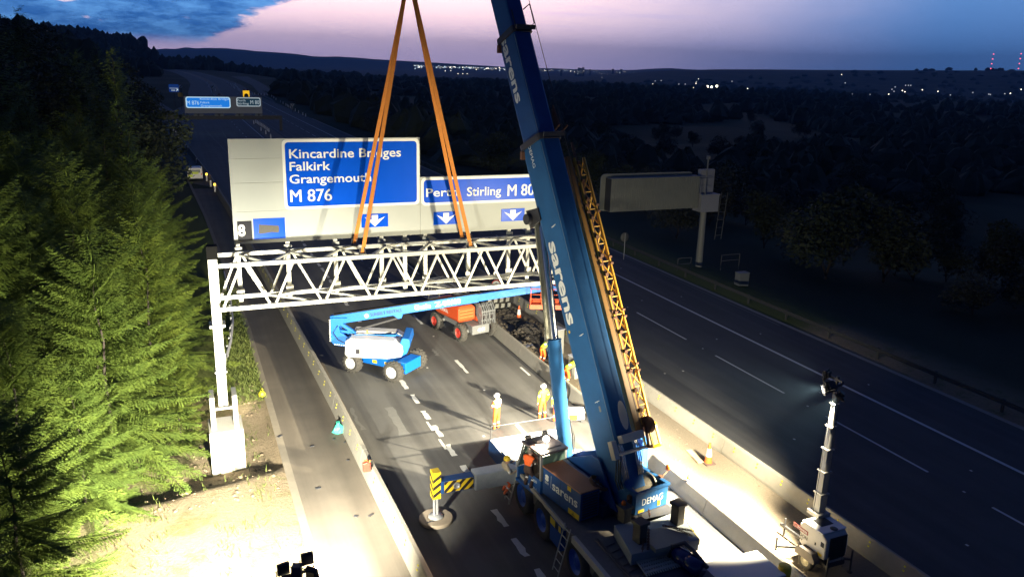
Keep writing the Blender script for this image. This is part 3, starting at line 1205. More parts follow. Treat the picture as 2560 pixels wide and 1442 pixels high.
# driver's cab: door side open to the front
cb = MB(FS)
y0, y1, xa, xb = 1.45, 3.12, -1.36, -.22
cb.box((xa, y0, 1.28), (xb, y1 - .05, 1.40))
cb.box((xa, y0, 1.40), (xa + .06, y0 + .92, 2.02))
cb.box((xb - .06, y0, 1.40), (xb, y1 - .1, 2.02))
cb.box((xa + .06, y0, 1.40), (xb - .06, y0 + .06, 2.15))
cb.box((xa + .06, y1 - .12, 1.40), (xb - .06, y1 - .05, 1.85))
cab = part('cab', cb, mat('cab blue paint', (.010, .085, .30), .4, var=.12, scale=3, coat=.3), cr, bevel=.02)
m_ = MB(FS)
for x in (xa + .04, xb - .04):
    m_.bar((x, y0 + .03, 2.0), (x, y0 + .07, 2.98), .08)
    m_.bar((x, y0 + .90, 1.9), (x, y0 + .84, 2.98), .07)
    m_.bar((x, y1 - .08, 1.85), (x, y1 - .50, 2.98), .07)
part('pillar', m_, STEELG, cab)
m_ = MB(FS)
m_.box((xa - .03, y0 - .03, 2.98), (xb + .03, y1 - .42, 3.07))
m_.box((xa + .15, y0 + .2, 3.07), (xb - .15, y1 - .8, 3.10))
part('cab_roof', m_, mat('cab roof blue', (.10, .085, .09), .5, var=.2, scale=4), cab, bevel=.03)
m_ = MB(FS)
m_.prism([(.06, 2.02), (.30, 1.86), (.86, 1.9), (.86, 2.9), (.10, 2.94)], (xa + .012, y0, 0), (0, 1, 0), (0, 0, 1), (.012, 0, 0))
part('side_window', m_, GLASS, cab)
m_ = MB(FS)
m_.box((xa + .1, y0 + .012, 2.17), (xb - .1, y0 + .03, 2.93))
part('rear_window', m_, GLASSG, cab)
m_ = MB(FS)
m_.box((xb - .03, y0 + .1, 2.04), (xb - .015, y0 + .8, 2.9))
m_.add([(xa + .1, y1 - .09, 1.88), (xb - .1, y1 - .09, 1.88), (xb - .1, y1 - .5, 2.94), (xa + .1, y1 - .5, 2.94)], [(0, 1, 2, 3)])
part('windscreen', m_, GLASSG, cab)
m_ = MB(FS)
m_.boxc((-.78, 1.95, 1.72), (.5, .5, .16))
m_.boxc((-.78, 1.76, 2.12), (.48, .14, .7))
m_.boxc((-.78, 1.78, 2.58), (.30, .14, .24))
part('seat', m_, BLACK, cab, bevel=.04)
m_ = MB(FS)
m_.boxc((-1.42, 2.4, 2.55), (.05, .16, .3))
m_.tube((-1.36, 2.5, 2.9), (-1.42, 2.42, 2.68), .015, n=6)
part('mirror', m_, BLACK, cab)
text('lettering', 'AC 220-5', SIGNW, cab, FSP(xa - .001, 2.22, 1.50), -sy, V((0, 0, 1)), .10, .55)
text('lettering', '1450', SIGNW, cab, FSP(xa - .001, 1.98, 1.80), -sy, V((0, 0, 1)), .11, .30, .01)
# roof lamps: one lit
LCAB = FSP(-.78, 2.0, 3.28)
m_ = MB(FS)
for x, y in ((-1.2, 2.55), (-.45, 2.55)):
    m_.boxc((x, y, 3.2), (.2, .12, .16))
    m_.tube((x, y, 3.05), (x, y, 3.14), .02, n=6)
m_.boxc((-.95, 2.3, 3.16), (.3, .35, .1))
m_.tube((-.78, 2.0, 3.08), (-.78, 2.0, 3.2), .03, n=6)
part('roof_lamp', m_, STEELD, cab)
m_ = MB()
m_.sphere(LCAB, .12, 14)
part('lit_roof_lamp', m_, LAMPW, cab)


def spot(name, loc, target, power, size=130, blend=.6, rad=.12, col=LAMPCOL):
    d = bpy.data.lights.new(name, 'SPOT')
    d.energy = power
    d.spot_size = R(size)
    d.spot_blend = blend
    d.shadow_soft_size = rad
    d.color = col
    o = bpy.data.objects.new(name, d)
    COL.objects.link(o)
    o.location = loc
    v = V(target) - V(loc)
    o.rotation_euler = v.to_track_quat('-Z', 'Y').to_euler()
    return o


spot('cab_work_light', FSP(-.45, 2.75, 3.22), (14.9, 28.6, 0), POW_CAB, 100, .8, .06)
spot('cab_work_light', LCAB + V((-.16, -.10, .03)), (8.6, 22.0, 0), POW_CAB * .12, 95, .7, .08, (1, .66, .38))

# rear winch box
m_ = MB(FS)
for a_, b_ in (((.03, -2.0, 2.02), (1.46, -1.93, 2.82)), ((.03, -1.93, 2.02), (.10, -.7, 2.82)), ((1.39, -1.93, 2.02), (1.46, -.7, 2.82)), ((.10, -1.93, 2.02), (1.39, -.7, 2.08))):
    m_.box(a_, b_)
m_.box((-.02, -2.05, 2.75), (1.51, -1.96, 2.84))
m_.box((-.02, -1.96, 2.75), (.13, -.7, 2.84))
m_.box((1.36, -1.96, 2.75), (1.51, -.7, 2.84))
wb = part('winch_housing', m_, CRBLUE2, cr, bevel=.012)
text('lettering', 'DEMAG', SIGNW, wb, FSP(.32, -2.003, 2.30), sx, V((0, 0, 1)), .24, .92, 0)
part('warning_label', MB(FS).box((.16, -2.012, 2.06), (.42, -2.001, 2.16)), HYEL, wb)
part('warning_label', MB(FS).box((1.02, -2.012, 2.10), (1.14, -2.001, 2.28)), HYEL, wb)
m_ = MB(FS)
m_.lathe([(.40, 0), (.40, .05), (.30, .05)] + [(.30 + .012 * (i % 2), .05 + i * .02) for i in range(1, 48)] + [(.30, 1.02), (.40, 1.02), (.40, 1.07), (.001, 1.07)], (.2, -1.32, 2.52), (1, 0, 0), 30, False)
part('winch_drum', m_, mat('wire rope on drum', (.20, .18, .14), .6, .5, var=.4, scale=30), wb)
m_ = MB(FS)
m_.bar((.1, -.72, 2.98), (1.42, -.72, 3.02), .10, .05)
m_.bar((.2, -.86, 2.9), (1.3, -.86, 2.94), .06, .04)
part('roller_bar', m_, CREAM, wb)
for (a_, b_, c_) in (((-.02, -1.75, 2.5), (-.42, -1.95, 2.42), (-.45, -1.95, 2.52)), ((1.48, -1.6, 2.75), (1.85, -1.5, 2.88), (1.88, -1.5, 2.98))):
    m_ = MB(FS)
    m_.pipe([a_, V(a_).lerp(V(b_), .5) + V((0, 0, .05)), b_, c_], .025)
    m_.boxc(a_, (.12, .14, .3))
    be = part('beacon_arm', m_, RUST, cr)
    m_ = MB(FS)
    m_.lathe([(.001, .17), (.05, .16), (.075, .10), (.08, 0), (.001, 0)], c_, (0, 0, 1), 12)
    part('beacon', m_, AMBER, be)
m_ = MB(FS)
m_.lathe([(.34, -.06), (.36, -.06), (.36, .06), (.34, .06), (.33, 0)], (-.35, -.55, 2.62), (.35, -.2, .8), 24)
for i in range(6):
    d = Matrix.Rotation(i * math.pi / 3, 3, V((.35, -.2, .8)).normalized()) @ V((.8, .0, -.35)).normalized()
    m_.bar(V((-.35, -.55, 2.62)), V((-.35, -.55, 2.62)) + d * .34, .03)
part('hose_reel', m_, RUST, cr)

# telescopic boom
BAZ = R(-11)
bf = V((math.sin(BAZ), math.cos(BAZ), 0))
bs = V((math.cos(BAZ), -math.sin(BAZ), 0))
P0 = G(1549, 1170, 3.05)
TT = onplane(1262, 0, P0, bs)
ba = (TT - P0).normalized()
bnv = bs.cross(ba)


def BT(px, py, side=0.0, n=None):
    """a pixel on a plane parallel to the boom's side: (distance along, offset up)"""
    p = onplane(px, py, P0 + bs * side, bs) - P0
    return p.dot(ba), p.dot(bnv)


def BN(px, py, n):
    """a pixel on the plane at height n over the boom: (distance along, offset to the right)"""
    p = onplane(px, py, P0 + bnv * n, bnv) - P0
    return p.dot(ba), p.dot(bs)


def BP(t, s, n):
    return P0 + ba * t + bs * s + bnv * n


def bsec(wd, dp):
    a, b_ = wd / 2, dp / 2
    return [(-a * .74, b_), (a * .74, b_), (a * .94, b_ * .93), (a, b_ * .80), (a, -b_ * .70), (a * .88, -b_ * .88), (a * .5, -b_ * .99), (0, -b_ * 1.02), (-a * .5, -b_ * .99), (-a * .88, -b_ * .88), (-a, -b_ * .70), (-a, b_ * .80), (-a * .94, b_ * .93)]


def boom_piece(name, t0, t1, wd, dp, m, label=None, sc1=1.0, n0=0.0):
    mb = MB()
    mb.loft([[BP(t0, s, n + n0) for s, n in bsec(wd, dp)], [BP(t1, s * sc1, n * sc1 + n0) for s, n in bsec(wd, dp)]])
    return part(name, mb, m, cr, label)


t1, _ = BT(1360, 350)
t2, _ = BT(1300, 78)
S1, S2, S3 = (.86, 1.36), (.76, 1.18), (.67, 1.06)
b1 = boom_piece('boom_section', -.7, t1, *S1, CRBLUE2)
b2 = boom_piece('boom_section', t1 - .1, t2, *S2, CRBLUE)
b3 = boom_piece('boom_section', t2 - .1, t2 + 7.5, *S3, CRBLUE)
for tt, (wd, dp) in ((t1, S1), (t2, S2)):
    boom_piece('boom_collar', tt - .10, tt + .12, wd + .12, dp + .12, STEELD)
    m_ = MB()
    h_ = dp / 2 + .06
    A = [BP(tt + .05, -wd * .5, h_), BP(tt + .05, wd * .62, h_), BP(tt + .05, wd * .62, h_ + .05)]
    m_.bar(BP(tt, -wd * .45, h_ + .1), BP(tt, wd * .62, h_ + .1), .07, .16)
    if tt == t2:
        m_.pipe([BP(tt, wd * .30, h_), BP(tt, wd * .34, h_ + .38), BP(tt + .75, wd * .34, h_ + .38), BP(tt + .75, wd * .30, h_)], .025)
        m_.pipe([BP(tt, -wd * .40, h_), BP(tt + .7, -wd * .40, h_)], .025)
    part('rope_guide', m_, STEELD, cr)
    m_ = MB()
    m_.boxc(BP(tt - .25, -wd / 2 - .02, -dp * .42), (.16, .16, .28))
    part('side_bracket', m_, RUST, cr)
# ridge line weld on the left flank
for (ta, tb, (wd, dp), b_) in ((-.3, t1 - .2, S1, b1), (t1 + .2, t2 - .2, S2, b2)):
    m_ = MB()
    m_.bar(BP(ta, -wd / 2 * .935 - .004, dp / 2 * .9), BP(tb, -wd / 2 * .935 - .004, dp / 2 * .9), .012, .03, bnv)
    part('weld_seam', m_, mat('scuffed pale blue', (.10, .16, .24), .5, var=.3, scale=4), b_)


def boom_text(s, pxa, pxb, wd, h, b_, off=.02, hh=None, m=None, sx_=None):
    ta, na = BT(*pxa, -wd / 2)
    tb, nb = BT(*pxb, -wd / 2)
    n_ = (na + nb) / 2
    text('lettering', s, m or SIGNW, b_, BP(ta, -wd / 2, n_), -ba, bnv, h, abs(ta - tb), off, .006)


boom_text('sarens', (1374, 606), (1418, 815), S1[0], .50, b1, .028)
boom_text('.', (1421, 826), (1424, 834), S1[0], .42, b1, .02, m=HYEL)
boom_text('sarens', (1252, 94), (1291, 262), S2[0], .42, b2, .028)
boom_text('DEMAG', (1320, 366), (1334, 421), S1[0], .16, b1, 0)
m_ = MB()
for px, py in ((1385, 566), (1455, 838), (1494, 1005)):
    t_, n_ = BT(px, py, -S1[0] / 2)
    m_.boxc(BP(t_, -S1[0] / 2 - .012, n_), (.02, .02, .02))
    m_.bar(BP(t_, -S1[0] / 2 - .012, n_ - .12), BP(t_ + .04, -S1[0] / 2 - .012, n_ + .12), .035, .02)
part('grab_handle', m_, WHITE, b1)
t_, n_ = BT(1500, 1022, -S1[0] / 2)
m_ = MB()
m_.bar(BP(t_ - .1, -S1[0] / 2 - .003, n_), BP(t_ + .1, -S1[0] / 2 - .003, n_), .1, .006, bs)
part('data_plate', m_, LIFTG, b1)
# pale oval patch and pipes on the boom foot
m_ = MB()
m_.prism([(math.cos(a * .3927) * .50, math.sin(a * .3927) * .17) for a in range(16)], BP(1.75, .17, S1[1] / 2 + .001), ba, bs, bnv * .004)
part('cover_plate', m_, CREAM, b1)
TF = S1[1] / 2
fm = part('pipe_frame', MB().bar(BP(.55, -.62, TF + .22), BP(.55, .62, TF + .22), .10, .08).boxc(BP(1.0, .12, TF + .2), (.95, .26, .24), Matrix((bs, ba, bnv)).transposed()).boxc(BP(.72, -.66, TF + .12), (.20, .62, .22), Matrix((bs, ba, bnv)).transposed()), mat('valve box cream', (.66, .62, .50), .55, var=.12, scale=6), cr, bevel=.012)
for s_ in (-.52, -.45, -.38, -.30, .18, .25, .32, .39):
    m_ = MB()
    m_.pipe([BP(.85, s_, TF + .12), BP(.6, s_, TF + .16), BP(.2, s_, TF + .10), BP(-.25, s_ * .95, TF + .05), BP(-.5, s_ * .9, TF - .2)], .022)
    part('hydraulic_pipe', m_, CHROME if s_ > -.4 else STEELG, fm)
for s_ in (-.60, -.5, -.42):
    m_ = MB()
    a_ = BP(.6, s_, TF + .1)
    m_.pipe([a_, a_ + V((-.1, -.25, -.35)), a_ + V((-.12, -.3, -.8)), a_ + V((.0, -.35, -1.15))], .025)
    part('hydraulic_hose', m_, BLACK, fm)
m_ = MB()
m_.tube(BP(.95, .55, TF + .3), FSP(.85, -1.3, 2.84), .012, n=5)
m_.tube(BP(.95, .55, TF + .3), BP(t2 + 7, .35, TF + .15), .012, n=5)
m_.bar(BP(.95, .4, TF + .05), BP(.95, .56, TF + .32), .04)
part('hoist_rope', m_, STEELD, cr)
# boom head, hoist rope and hook block above the picture
m_ = MB()
tip = BP(t2 + 7.5, 0, 0)
m_.boxc(tip + V((0, .2, 0)), (.7, .9, .9))
part('boom_head', m_, CRBLUE, cr)
m_ = MB()
m_.tube(tip + V((0, .6, -.2)), APEX + V((0, 0, 1.2)), .02, n=6)
m_.boxc(APEX + V((0, 0, .8)), (.5, .3, .7))
m_.pipe([APEX + V((0, 0, .45)), APEX + V((.12, 0, .3)), APEX + V((.08, 0, .05)), APEX + V((-.08, 0, .05)), APEX + V((-.12, 0, .2))], .05)
part('hook_block', m_, HYEL, cr)
# luffing cylinder
CP = onplane(1352, 545, P0, bs)
CB = onplane(1416, 1150, P0, bs)
cd_ = (CP - CB).normalized()
cmid = onplane(1391, 848, P0, bs)
Lm = (cmid - CB).dot(cd_)
m_ = MB()
m_.lathe([(.27, -.3), (.27, Lm - .05), (.29, Lm - .05), (.29, Lm), (.2, Lm)], CB, cd_, 24)
cy = part('luffing_cylinder', m_, CRBLUE2, cr)
m_ = MB()
m_.tube(CB + cd_ * Lm, CP, .185, n=20)
part('cylinder_rod', m_, CHROME, cy)
m_ = MB()
k_ = bs.cross(cd_).normalized()
m_.bar(CB + cd_ * Lm * .98 - bs * .25, CP - bs * .22 - cd_ * .2, .16, .08, k_)
part('rod_guard', m_, mat('dull olive steel', (.22, .22, .17), .55, .3, var=.2, scale=5), cy)
m_ = MB()
m_.tube(CP - bs * .62, CP + bs * .62, .12, n=14)
m_.tube(CP - bs * .66, CP - bs * .5, .20, n=16)
for s_ in (-.45, .45):
    m_.prism([(-.35, 0), (.35, 0), (.22, .75), (-.22, .75)], CP + bs * (s_ - .04) - bnv * .12, ba, bnv, bs * .08)
part('cylinder_pin', m_, STEELD, cr)
m_ = MB()
m_.pipe([CB + bs * .34 + cd_ * .3, CB + bs * .42 + cd_ * .9, CB + bs * .36 + cd_ * 1.5], .03)
m_.pipe([CB + bs * .36 + cd_ * .2, CB + bs * .5 + cd_ * .8, CB + bs * .38 + cd_ * 1.4], .025)
part('hydraulic_hose', m_, BLACK, cy)

# folding jib stowed along the boom
(ja, sa0), (jb_, sb0) = BN(1440, 395, .3), BN(1598, 1062, .3)
(_, sa1), (_, sb1) = BN(1467, 390, .3), BN(1618, 1062, .3)
sl_, sr_ = (sa0 + sb0) / 2, (sa1 + sb1) / 2
sx_ = (BN(1497, 700, .15)[1] + BN(1570, 1000, .15)[1]) / 2
m_ = MB()
m_.loft([[BP(jb_ - .35, sx_ + a, .12 + b_) for a, b_ in ((-.17, -.24), (.17, -.24), (.17, .24), (-.17, .24))], [BP(ja + .1, sx_ + a - .02, .05 + b_) for a, b_ in ((-.13, -.24), (.13, -.24), (.13, .2), (-.13, .2))]])
part('jib_box', m_, mat('jib box shaded yellow', (.20, .10, .02), .55, var=.3, scale=1.2), cr, bevel=.02)  # shade on the yellow box put into a darker colour
m_ = MB()
m_.bar(BP(jb_ - .1, sx_ + .24, .30), BP(ja + .6, sx_ + .22, .30), .07, .08)
for i in range(14):
    t_ = jb_ + .5 + (ja - jb_) * i / 14
    m_.boxc(BP(t_, sx_ + .24, .36), (.12, .14, .12))
part('jib_hinge_rail', m_, RUST, cr)
ch = [(sl_, .30), (sr_, .30), (sl_, -.18), (sr_, -.18)]
m_ = MB()
for s_, n_ in ch:
    m_.tube(BP(jb_, s_, n_), BP(ja, s_, n_), .056, n=8)
N = 15
for i in range(N):
    ta = jb_ + (ja - jb_) * i / N
    tb = jb_ + (ja - jb_) * (i + 1) / N
    for (a, b_) in ((0, 1), (2, 3), (0, 2), (1, 3)):
        p, q_ = (ch[a], ch[b_]) if i % 2 else (ch[b_], ch[a])
        m_.tube(BP(ta, *p), BP(tb, *q_), .030, n=6)
    m_.tube(BP(ta, *ch[0]), BP(ta, *ch[1]), .026, n=6)
lat = part('jib_lattice', m_, YEL, cr)
for i in range(1, 5):
    t_ = jb_ + (ja - jb_) * (i / 5)
    for d in (-.1, .14):
        for s_ in (sr_ + .04, sl_ - .02):
            part('jib_bracket', MB().boxc(BP(t_ + d, s_, .33), (.11, .1, .08)), RUST, cr)
m_ = MB()
m_.lathe([(.001, -.1), (.28, -.1), (.3, -.06), (.24, 0), (.3, .06), (.28, .1), (.001, .1)], BP(jb_ - .05, sl_ + .2, .42), bs, 18)
m_.bar(BP(jb_ - .1, sl_ + .1, .4), BP(jb_ - .75, sl_ + .1, .3), .07)
m_.boxc(BP(jb_ - .8, sl_ + .1, .3), (.3, .08, .08))
part('jib_sheave', m_, RUST, cr)
m_ = MB()
for p, q_ in (((sl_ + .3, .3), (sr_ + .2, .3)), ((sl_ + .3, -.1), (sr_ + .2, -.1))):
    m_.bar(BP(jb_ - .1, *p), BP(jb_ - .85, *p), .07)
m_.bar(BP(jb_ - .85, sl_ + .28, .3), BP(jb_ - .85, sl_ + .28, -.15), .07)
m_.bar(BP(jb_ - .85, sr_ + .2, .3), BP(jb_ - .1, sr_ + .2, .3), .07)
m_.bar(BP(jb_ - .85, sl_ + .28, .3), BP(jb_ - .85, sr_ + .22, .3), .07)
m_.bar(BP(jb_ - .1, sl_ + .28, .3), BP(jb_ - .1, sr_ + .22, .3), .12)
part('jib_head', m_, HYEL, cr)
for i in range(9):
    m_ = MB()
    f = rnd.uniform(-.2, 1.5)
    p = BP(ja + f, .85 + rnd.uniform(-.2, .4), .1 + rnd.uniform(-.3, .3))
    d = V((rnd.uniform(-1, 1), rnd.uniform(-1, 1), rnd.uniform(-1, 1))).normalized()
    m_.bar(p, p + d * rnd.uniform(.3, .6), .06)
    part('jib_strut', m_, RUST, cr)
m_ = MB()
m_.prism([(0, 0), (.7, .1), (.9, .25), (.1, .35)], BP(ja + 1.1, .62, .2), ba, bnv, bs * .06)
part('jib_hinge', m_, RUST, cr)

# counterweight tray, slabs, chains and engine gear on the rear of the carrier
q0, q1, q2 = G(1579, 1385, 2.0), G(1748, 1347, 2.0), G(1696, 1278, 2.0)
q3 = q0 + (q2 - q1)
m_ = MB()
m_.add([(p.x, p.y, 1.6) for p in (q0, q1, q2, q3)] + [(p.x, p.y, 2.0) for p in (q0, q1, q2, q3)], [(3, 2, 1, 0), (4, 5, 6, 7), (0, 1, 5, 4), (1, 2, 6, 5), (2, 3, 7, 6), (3, 0, 4, 7)])
BALL = mat('ballast pale grey', (.24, .26, .26), .55, var=.15, scale=3)
cw = part('counterweight', m_, BALL, cr, bevel=.02)
pl = [G(x, y, 2.14) for x, y in ((1618, 1326), (1655, 1316), (1718, 1334), (1722, 1349), (1660, 1368), (1640, 1372), (1626, 1360))]
m_ = MB()
m_.add([(p.x, p.y, 2.0) for p in pl] + [tuple(p) for p in pl], [tuple(range(6, -1, -1)), tuple(range(7, 14))] + [(i, (i + 1) % 7, 7 + (i + 1) % 7, 7 + i) for i in range(7)])
part('top_plate', m_, mat('ballast plate cream', (.32, .29, .21), .55, var=.15, scale=3), cw)
ed = (q1 - q0).normalized()
en = V((-ed.y, ed.x, 0))
m_ = MB()
m_.bar(q1 + V((0, 0, -.1)) + ed * .01, q2 + V((0, 0, -.1)) + ed * .01, .03, .18)
part('hazard_panel', m_, HYEL, cw)
for px, py, hgt in ((1598, 1352, .62), (1692, 1306, .66), (1560, 1300, .45)):
    p = G(px, py, 2.0)
    m_ = MB()
    m_.boxc(p + V((0, 0, hgt / 2)), (.30, .34, hgt), Matrix.Rotation(SAZ, 3, 'Z'))
    m_.boxc(p + V((0, 0, hgt + .05)), (.42, .42, .1), Matrix.Rotation(SAZ, 3, 'Z'))
    part('ballast_post', m_, mat('post olive grey', (.06, .055, .045), .6, var=.25, scale=5), cr, bevel=.015)
m_ = MB(FS)
m_.box((.0, -2.5, 1.55), (1.5, -1.0, 2.0))
part('ballast_frame', m_, STEELD, cr)


def chain(pts, parent, step=.085):
    pts = [V(p) for p in pts]
    mb = MB()
    k = 0
    for a, b_ in zip(pts, pts[1:]):
        n = max(1, int((b_ - a).length / step))
        d = (b_ - a).normalized()
        for i in range(n):
            c = a.lerp(b_, (i + .5) / n)
            s_ = d.cross(V((0, 0, 1))).normalized() if k % 2 else d.cross(d.cross(V((0, 0, 1)))).normalized()
            L, W_ = step * .75, step * .34
            mb.pipe([c - d * L + s_ * 0, c - d * L * .6 + s_ * W_, c + d * L * .6 + s_ * W_, c + d * L, c + d * L * .6 - s_ * W_, c - d * L * .6 - s_ * W_, c - d * L], .013, 5)
            k += 1
    return part('chain', mb, RUST, parent)


for A in (((1612, 1318), (1606, 1376)), ((1622, 1318), (1620, 1372)), ((1658, 1313), (1734, 1326)), ((1680, 1316), (1730, 1338)), ((1622, 1272), (1624, 1290))):
    chain([G(x, y, 2.19) for x, y in A], cw)
m_ = MB()
p, q_ = G(1690, 1372, 1.95), G(1752, 1418, 1.95)
m_.lathe([(.001, -.02), (.22, 0), (.27, .08), (.27, (q_ - p).length * .5), (.25, (q_ - p).length * .52), (.27, (q_ - p).length * .55), (.27, (q_ - p).length), (.001, (q_ - p).length + .03)], p + V((0, 0, -.1)), q_ - p, 22)
part('exhaust_silencer', m_, mat('glossy dark blue', (.012, .02, .09), .25, var=.2, scale=4, coat=.5), cr)
m_ = MB()
m_.pipe([G(1672, 1392, 1.7), G(1680, 1364, 2.1), G(1712, 1356, 2.25), G(1735, 1378, 2.15), G(1768, 1418, 2.0)], .07, 10)
part('exhaust_pipe', m_, STEELD, cr)
m_ = MB()
a_, b_ = G(1588, 1398, 1.7), G(1668, 1376, 1.7)
c_ = G(1618, 1440, 1.7)
for i in range(5):
    f = i / 5
    m_.bar(a_.lerp(c_, f), b_.lerp(b_ + (c_ - a_), f), .10, .03)
for i in range(15):
    f = i / 14
    m_.bar(a_.lerp(b_, f) + V((0, 0, .01)), c_.lerp(b_ + (c_ - a_), f) + V((0, 0, .01)), .035, .03)
part('step_grating', m_, mat('grating cream', (.45, .43, .33), .55, var=.12, scale=5), cr)
m_ = MB()
m_.box((11.7, 12.5, 1.5), (13.4, 17.6, 1.66))
m_.box((13.4, 12.5, 1.5), (13.95, 16.4, 1.9))
m_.box((12.2, 14.5, 1.66), (13.2, 16.6, 1.85))
part('engine_cover', m_, mat('dark engine cover', (.03, .032, .05), .5, var=.3, scale=4), cr, bevel=.03)
m_ = MB()
for x in (11.45, 11.55):
    m_.bar((x, 12.5, 1.56), (x + .02, 19.9, 1.56), .035, .05)
for i in range(20):
    m_.bar((11.6, 12.6 + i * .36, 1.53), (12.0, 12.7 + i * .36, 1.53), .02, .03)
part('deck_rail', m_, mat('worn brown grey steel', (.14, .11, .09), .6, var=.3, scale=6), ca)
kids(cr)

# ------------------------------------------------------------------ blue articulated boom lift
lf = thing('boom_lift', 'blue articulated boom lift with white engine covers, long lettered boom and orange basket', 'boom lift', (9.5, 40.5, 0))
fy_ = V((.65, -.76, 0)).normalized()
fx_ = V((-fy_.y, fy_.x, 0)) * -1
FC = Matrix.Translation((9.55, 40.5, 0)) @ Matrix((fx_, fy_, V((0, 0, 1)))).transposed().to_4x4()
m_ = MB(FC)
m_.box((-.62, -1.55, .42), (.62, 1.75, .88))
m_.prism([(1.2, .3), (1.85, .35), (1.85, .95), (1.2, .95)], (-.72, 0, 0), (0, 1, 0), (0, 0, 1), (1.44, 0, 0))
m_.tube((-.95, 1.34, .54), (.95, 1.34, .54), .13)
m_.tube((-.95, -1.34, .54), (.95, -1.34, .54), .13)
m_.tube((0, 0, .8), (0, 0, 1.1), .6, n=24)
ch_ = part('chassis', m_, LIFTB, lf, bevel=.03)
m_ = MB(FC)
for a, b_ in (((.622, -.4, .55), (.625, -.1, .72)), ((.622, .4, .6), (.625, .52, .74)), ((-.625, -.4, .55), (-.622, -.1, .72))):
    m_.box(a, b_)
part('sticker', m_, HYEL, ch_)
RIMW = mat('white rim', (.62, .62, .6), .5, var=.12, scale=8)
for x, y in ((-1.12, 1.34), (1.12, 1.34), (-1.12, -1.34), (1.12, -1.34)):
    c = FC @ V((x, y, .54))
    wheel('wheel', c, fx_ * (1 if x > 0 else -1), .54, .42, RIMW, lf, lugs=16)
dd = V((.93, -.37, 0)).normalized()
dy = V((-dd.y, dd.x, 0))
FT = Matrix.Translation((9.6, 40.5, 0)) @ Matrix((dd, dy, V((0, 0, 1)))).transposed().to_4x4()
for sgn in (-1, 1):
    m_ = MB(FT)
    P = [(-2.05, 1.22), (-1.9, 1.05), (.2, 1.0), (.95, 1.12), (1.05, 1.4), (1.02, 1.75), (.6, 2.02), (-1.75, 2.12), (-2.0, 1.95)]
    Q = [(-2.0, 1.3), (-1.85, 1.12), (.2, 1.07), (.88, 1.18), (.95, 1.4), (.92, 1.7), (.55, 1.92), (-1.7, 2.02), (-1.93, 1.9)]
    ya, yb = sgn * .36, sgn * 1.0
    m_.loft([[V((x, ya, z)) for x, z in P], [V((x, yb, z)) for x, z in P], [V((x, yb + sgn * .12, z)) for x, z in Q]])
    cvp = part('engine_cover', m_, mat('lift white cover', (.70, .71, .70), .4, var=.05, scale=3, coat=.3), lf, bevel=.04)
    if sgn < 0:
        m_ = MB(FT)
        m_.box((-1.45, -1.124, 1.30), (-1.22, -1.121, 1.56))
        m_.box((-1.20, -1.124, 1.48), (-1.14, -1.121, 1.54))
        part('sticker', m_, SIGNK, cvp)
        m_ = MB(FT)
        m_.box((-1.70, -1.123, 1.10), (-1.69, -1.12, 2.0))
        m_.box((-1.78, -1.123, 1.3), (-1.76, -1.12, 1.42))
        part('panel_gap', m_, SIGNK, cvp)
for y_, x0_, z0_ in ((-1.124, -.6, 1.72), (-1.124, .1, 1.15)):
    for i in range(5):
        part('cover_vent', MB(FT).box((x0_, y_, z0_ + i * .04), (x0_ + .5, y_ + .004, z0_ + .018 + i * .04)), SIGNK, cvp)
m_ = MB(FT)
m_.box((-2.0, -.34, 1.0), (1.0, .34, 1.85))
m_.prism([(.9, 1.1), (1.25, 1.3), (1.42, 1.75), (1.38, 2.12), (1.0, 2.16), (.9, 1.9)], (0, -.95, 0), (1, 0, 0), (0, 0, 1), (0, 1.9, 0))
m_.bar((-1.6, -.5, 2.16), (.9, -.45, 2.16), .06, .05)
tt_ = part('turntable', m_, LIFTB, lf, bevel=.03)
m_ = MB(FT)
m_.lathe([(.06, 0), (.06, .03), (.055, .12), (.001, .14)], (-.95, -.3, 2.2), (0, 0, 1), 12)
part('beacon', m_, AMBERL, tt_)
m_ = MB(FT)
P = [(-2.95, 1.75), (-2.75, 1.5), (-2.3, 1.42), (-2.0, 1.42), (-2.0, 1.95), (-2.4, 2.2), (-2.45, 2.5), (-2.0, 3.02), (-2.9, 3.0)]
m_.prism(P, (0, -.34, 0), (1, 0, 0), (0, 0, 1), (0, .12, 0))
m_.prism(P, (0, .22, 0), (1, 0, 0), (0, 0, 1), (0, .12, 0))
m_.box((-2.9, -.22, 1.7), (-2.72, .22, 2.9))
m_.bar((-2.35, -.1, 1.6), (.6, -.1, 2.0), .3, .26)
m_.bar((-2.6, 0, 2.75), (-1.75, 0, 2.15), .22, .16)
m_.bar((-2.5, 0, 2.2), (-1.6, 0, 2.12), .22, .14)
part('riser_linkage', m_, LIFTB, lf, bevel=.012)
m_ = MB(FT)
for i in range(11):
    z = 1.7 + i * .115
    m_.box((-2.958, -.345, z), (-2.90, -.342, z + .06))
for i in range(6):
    m_.box((-2.72 + i * .12, -.345, 1.50 - i * .012), (-2.66 + i * .12, -.342, 1.555 - i * .012))
part('edge_stripe', m_, SIGNW, lf)
BL0 = V((-2.9, 0, 2.80))
bdir = V((11.55, 0, 2.12)).normalized()
bup = V((-bdir.z, 0, bdir.x))


def LB(t, y, n):
    return FT @ (BL0 + bdir * t + bup * n + V((0, y, 0)))


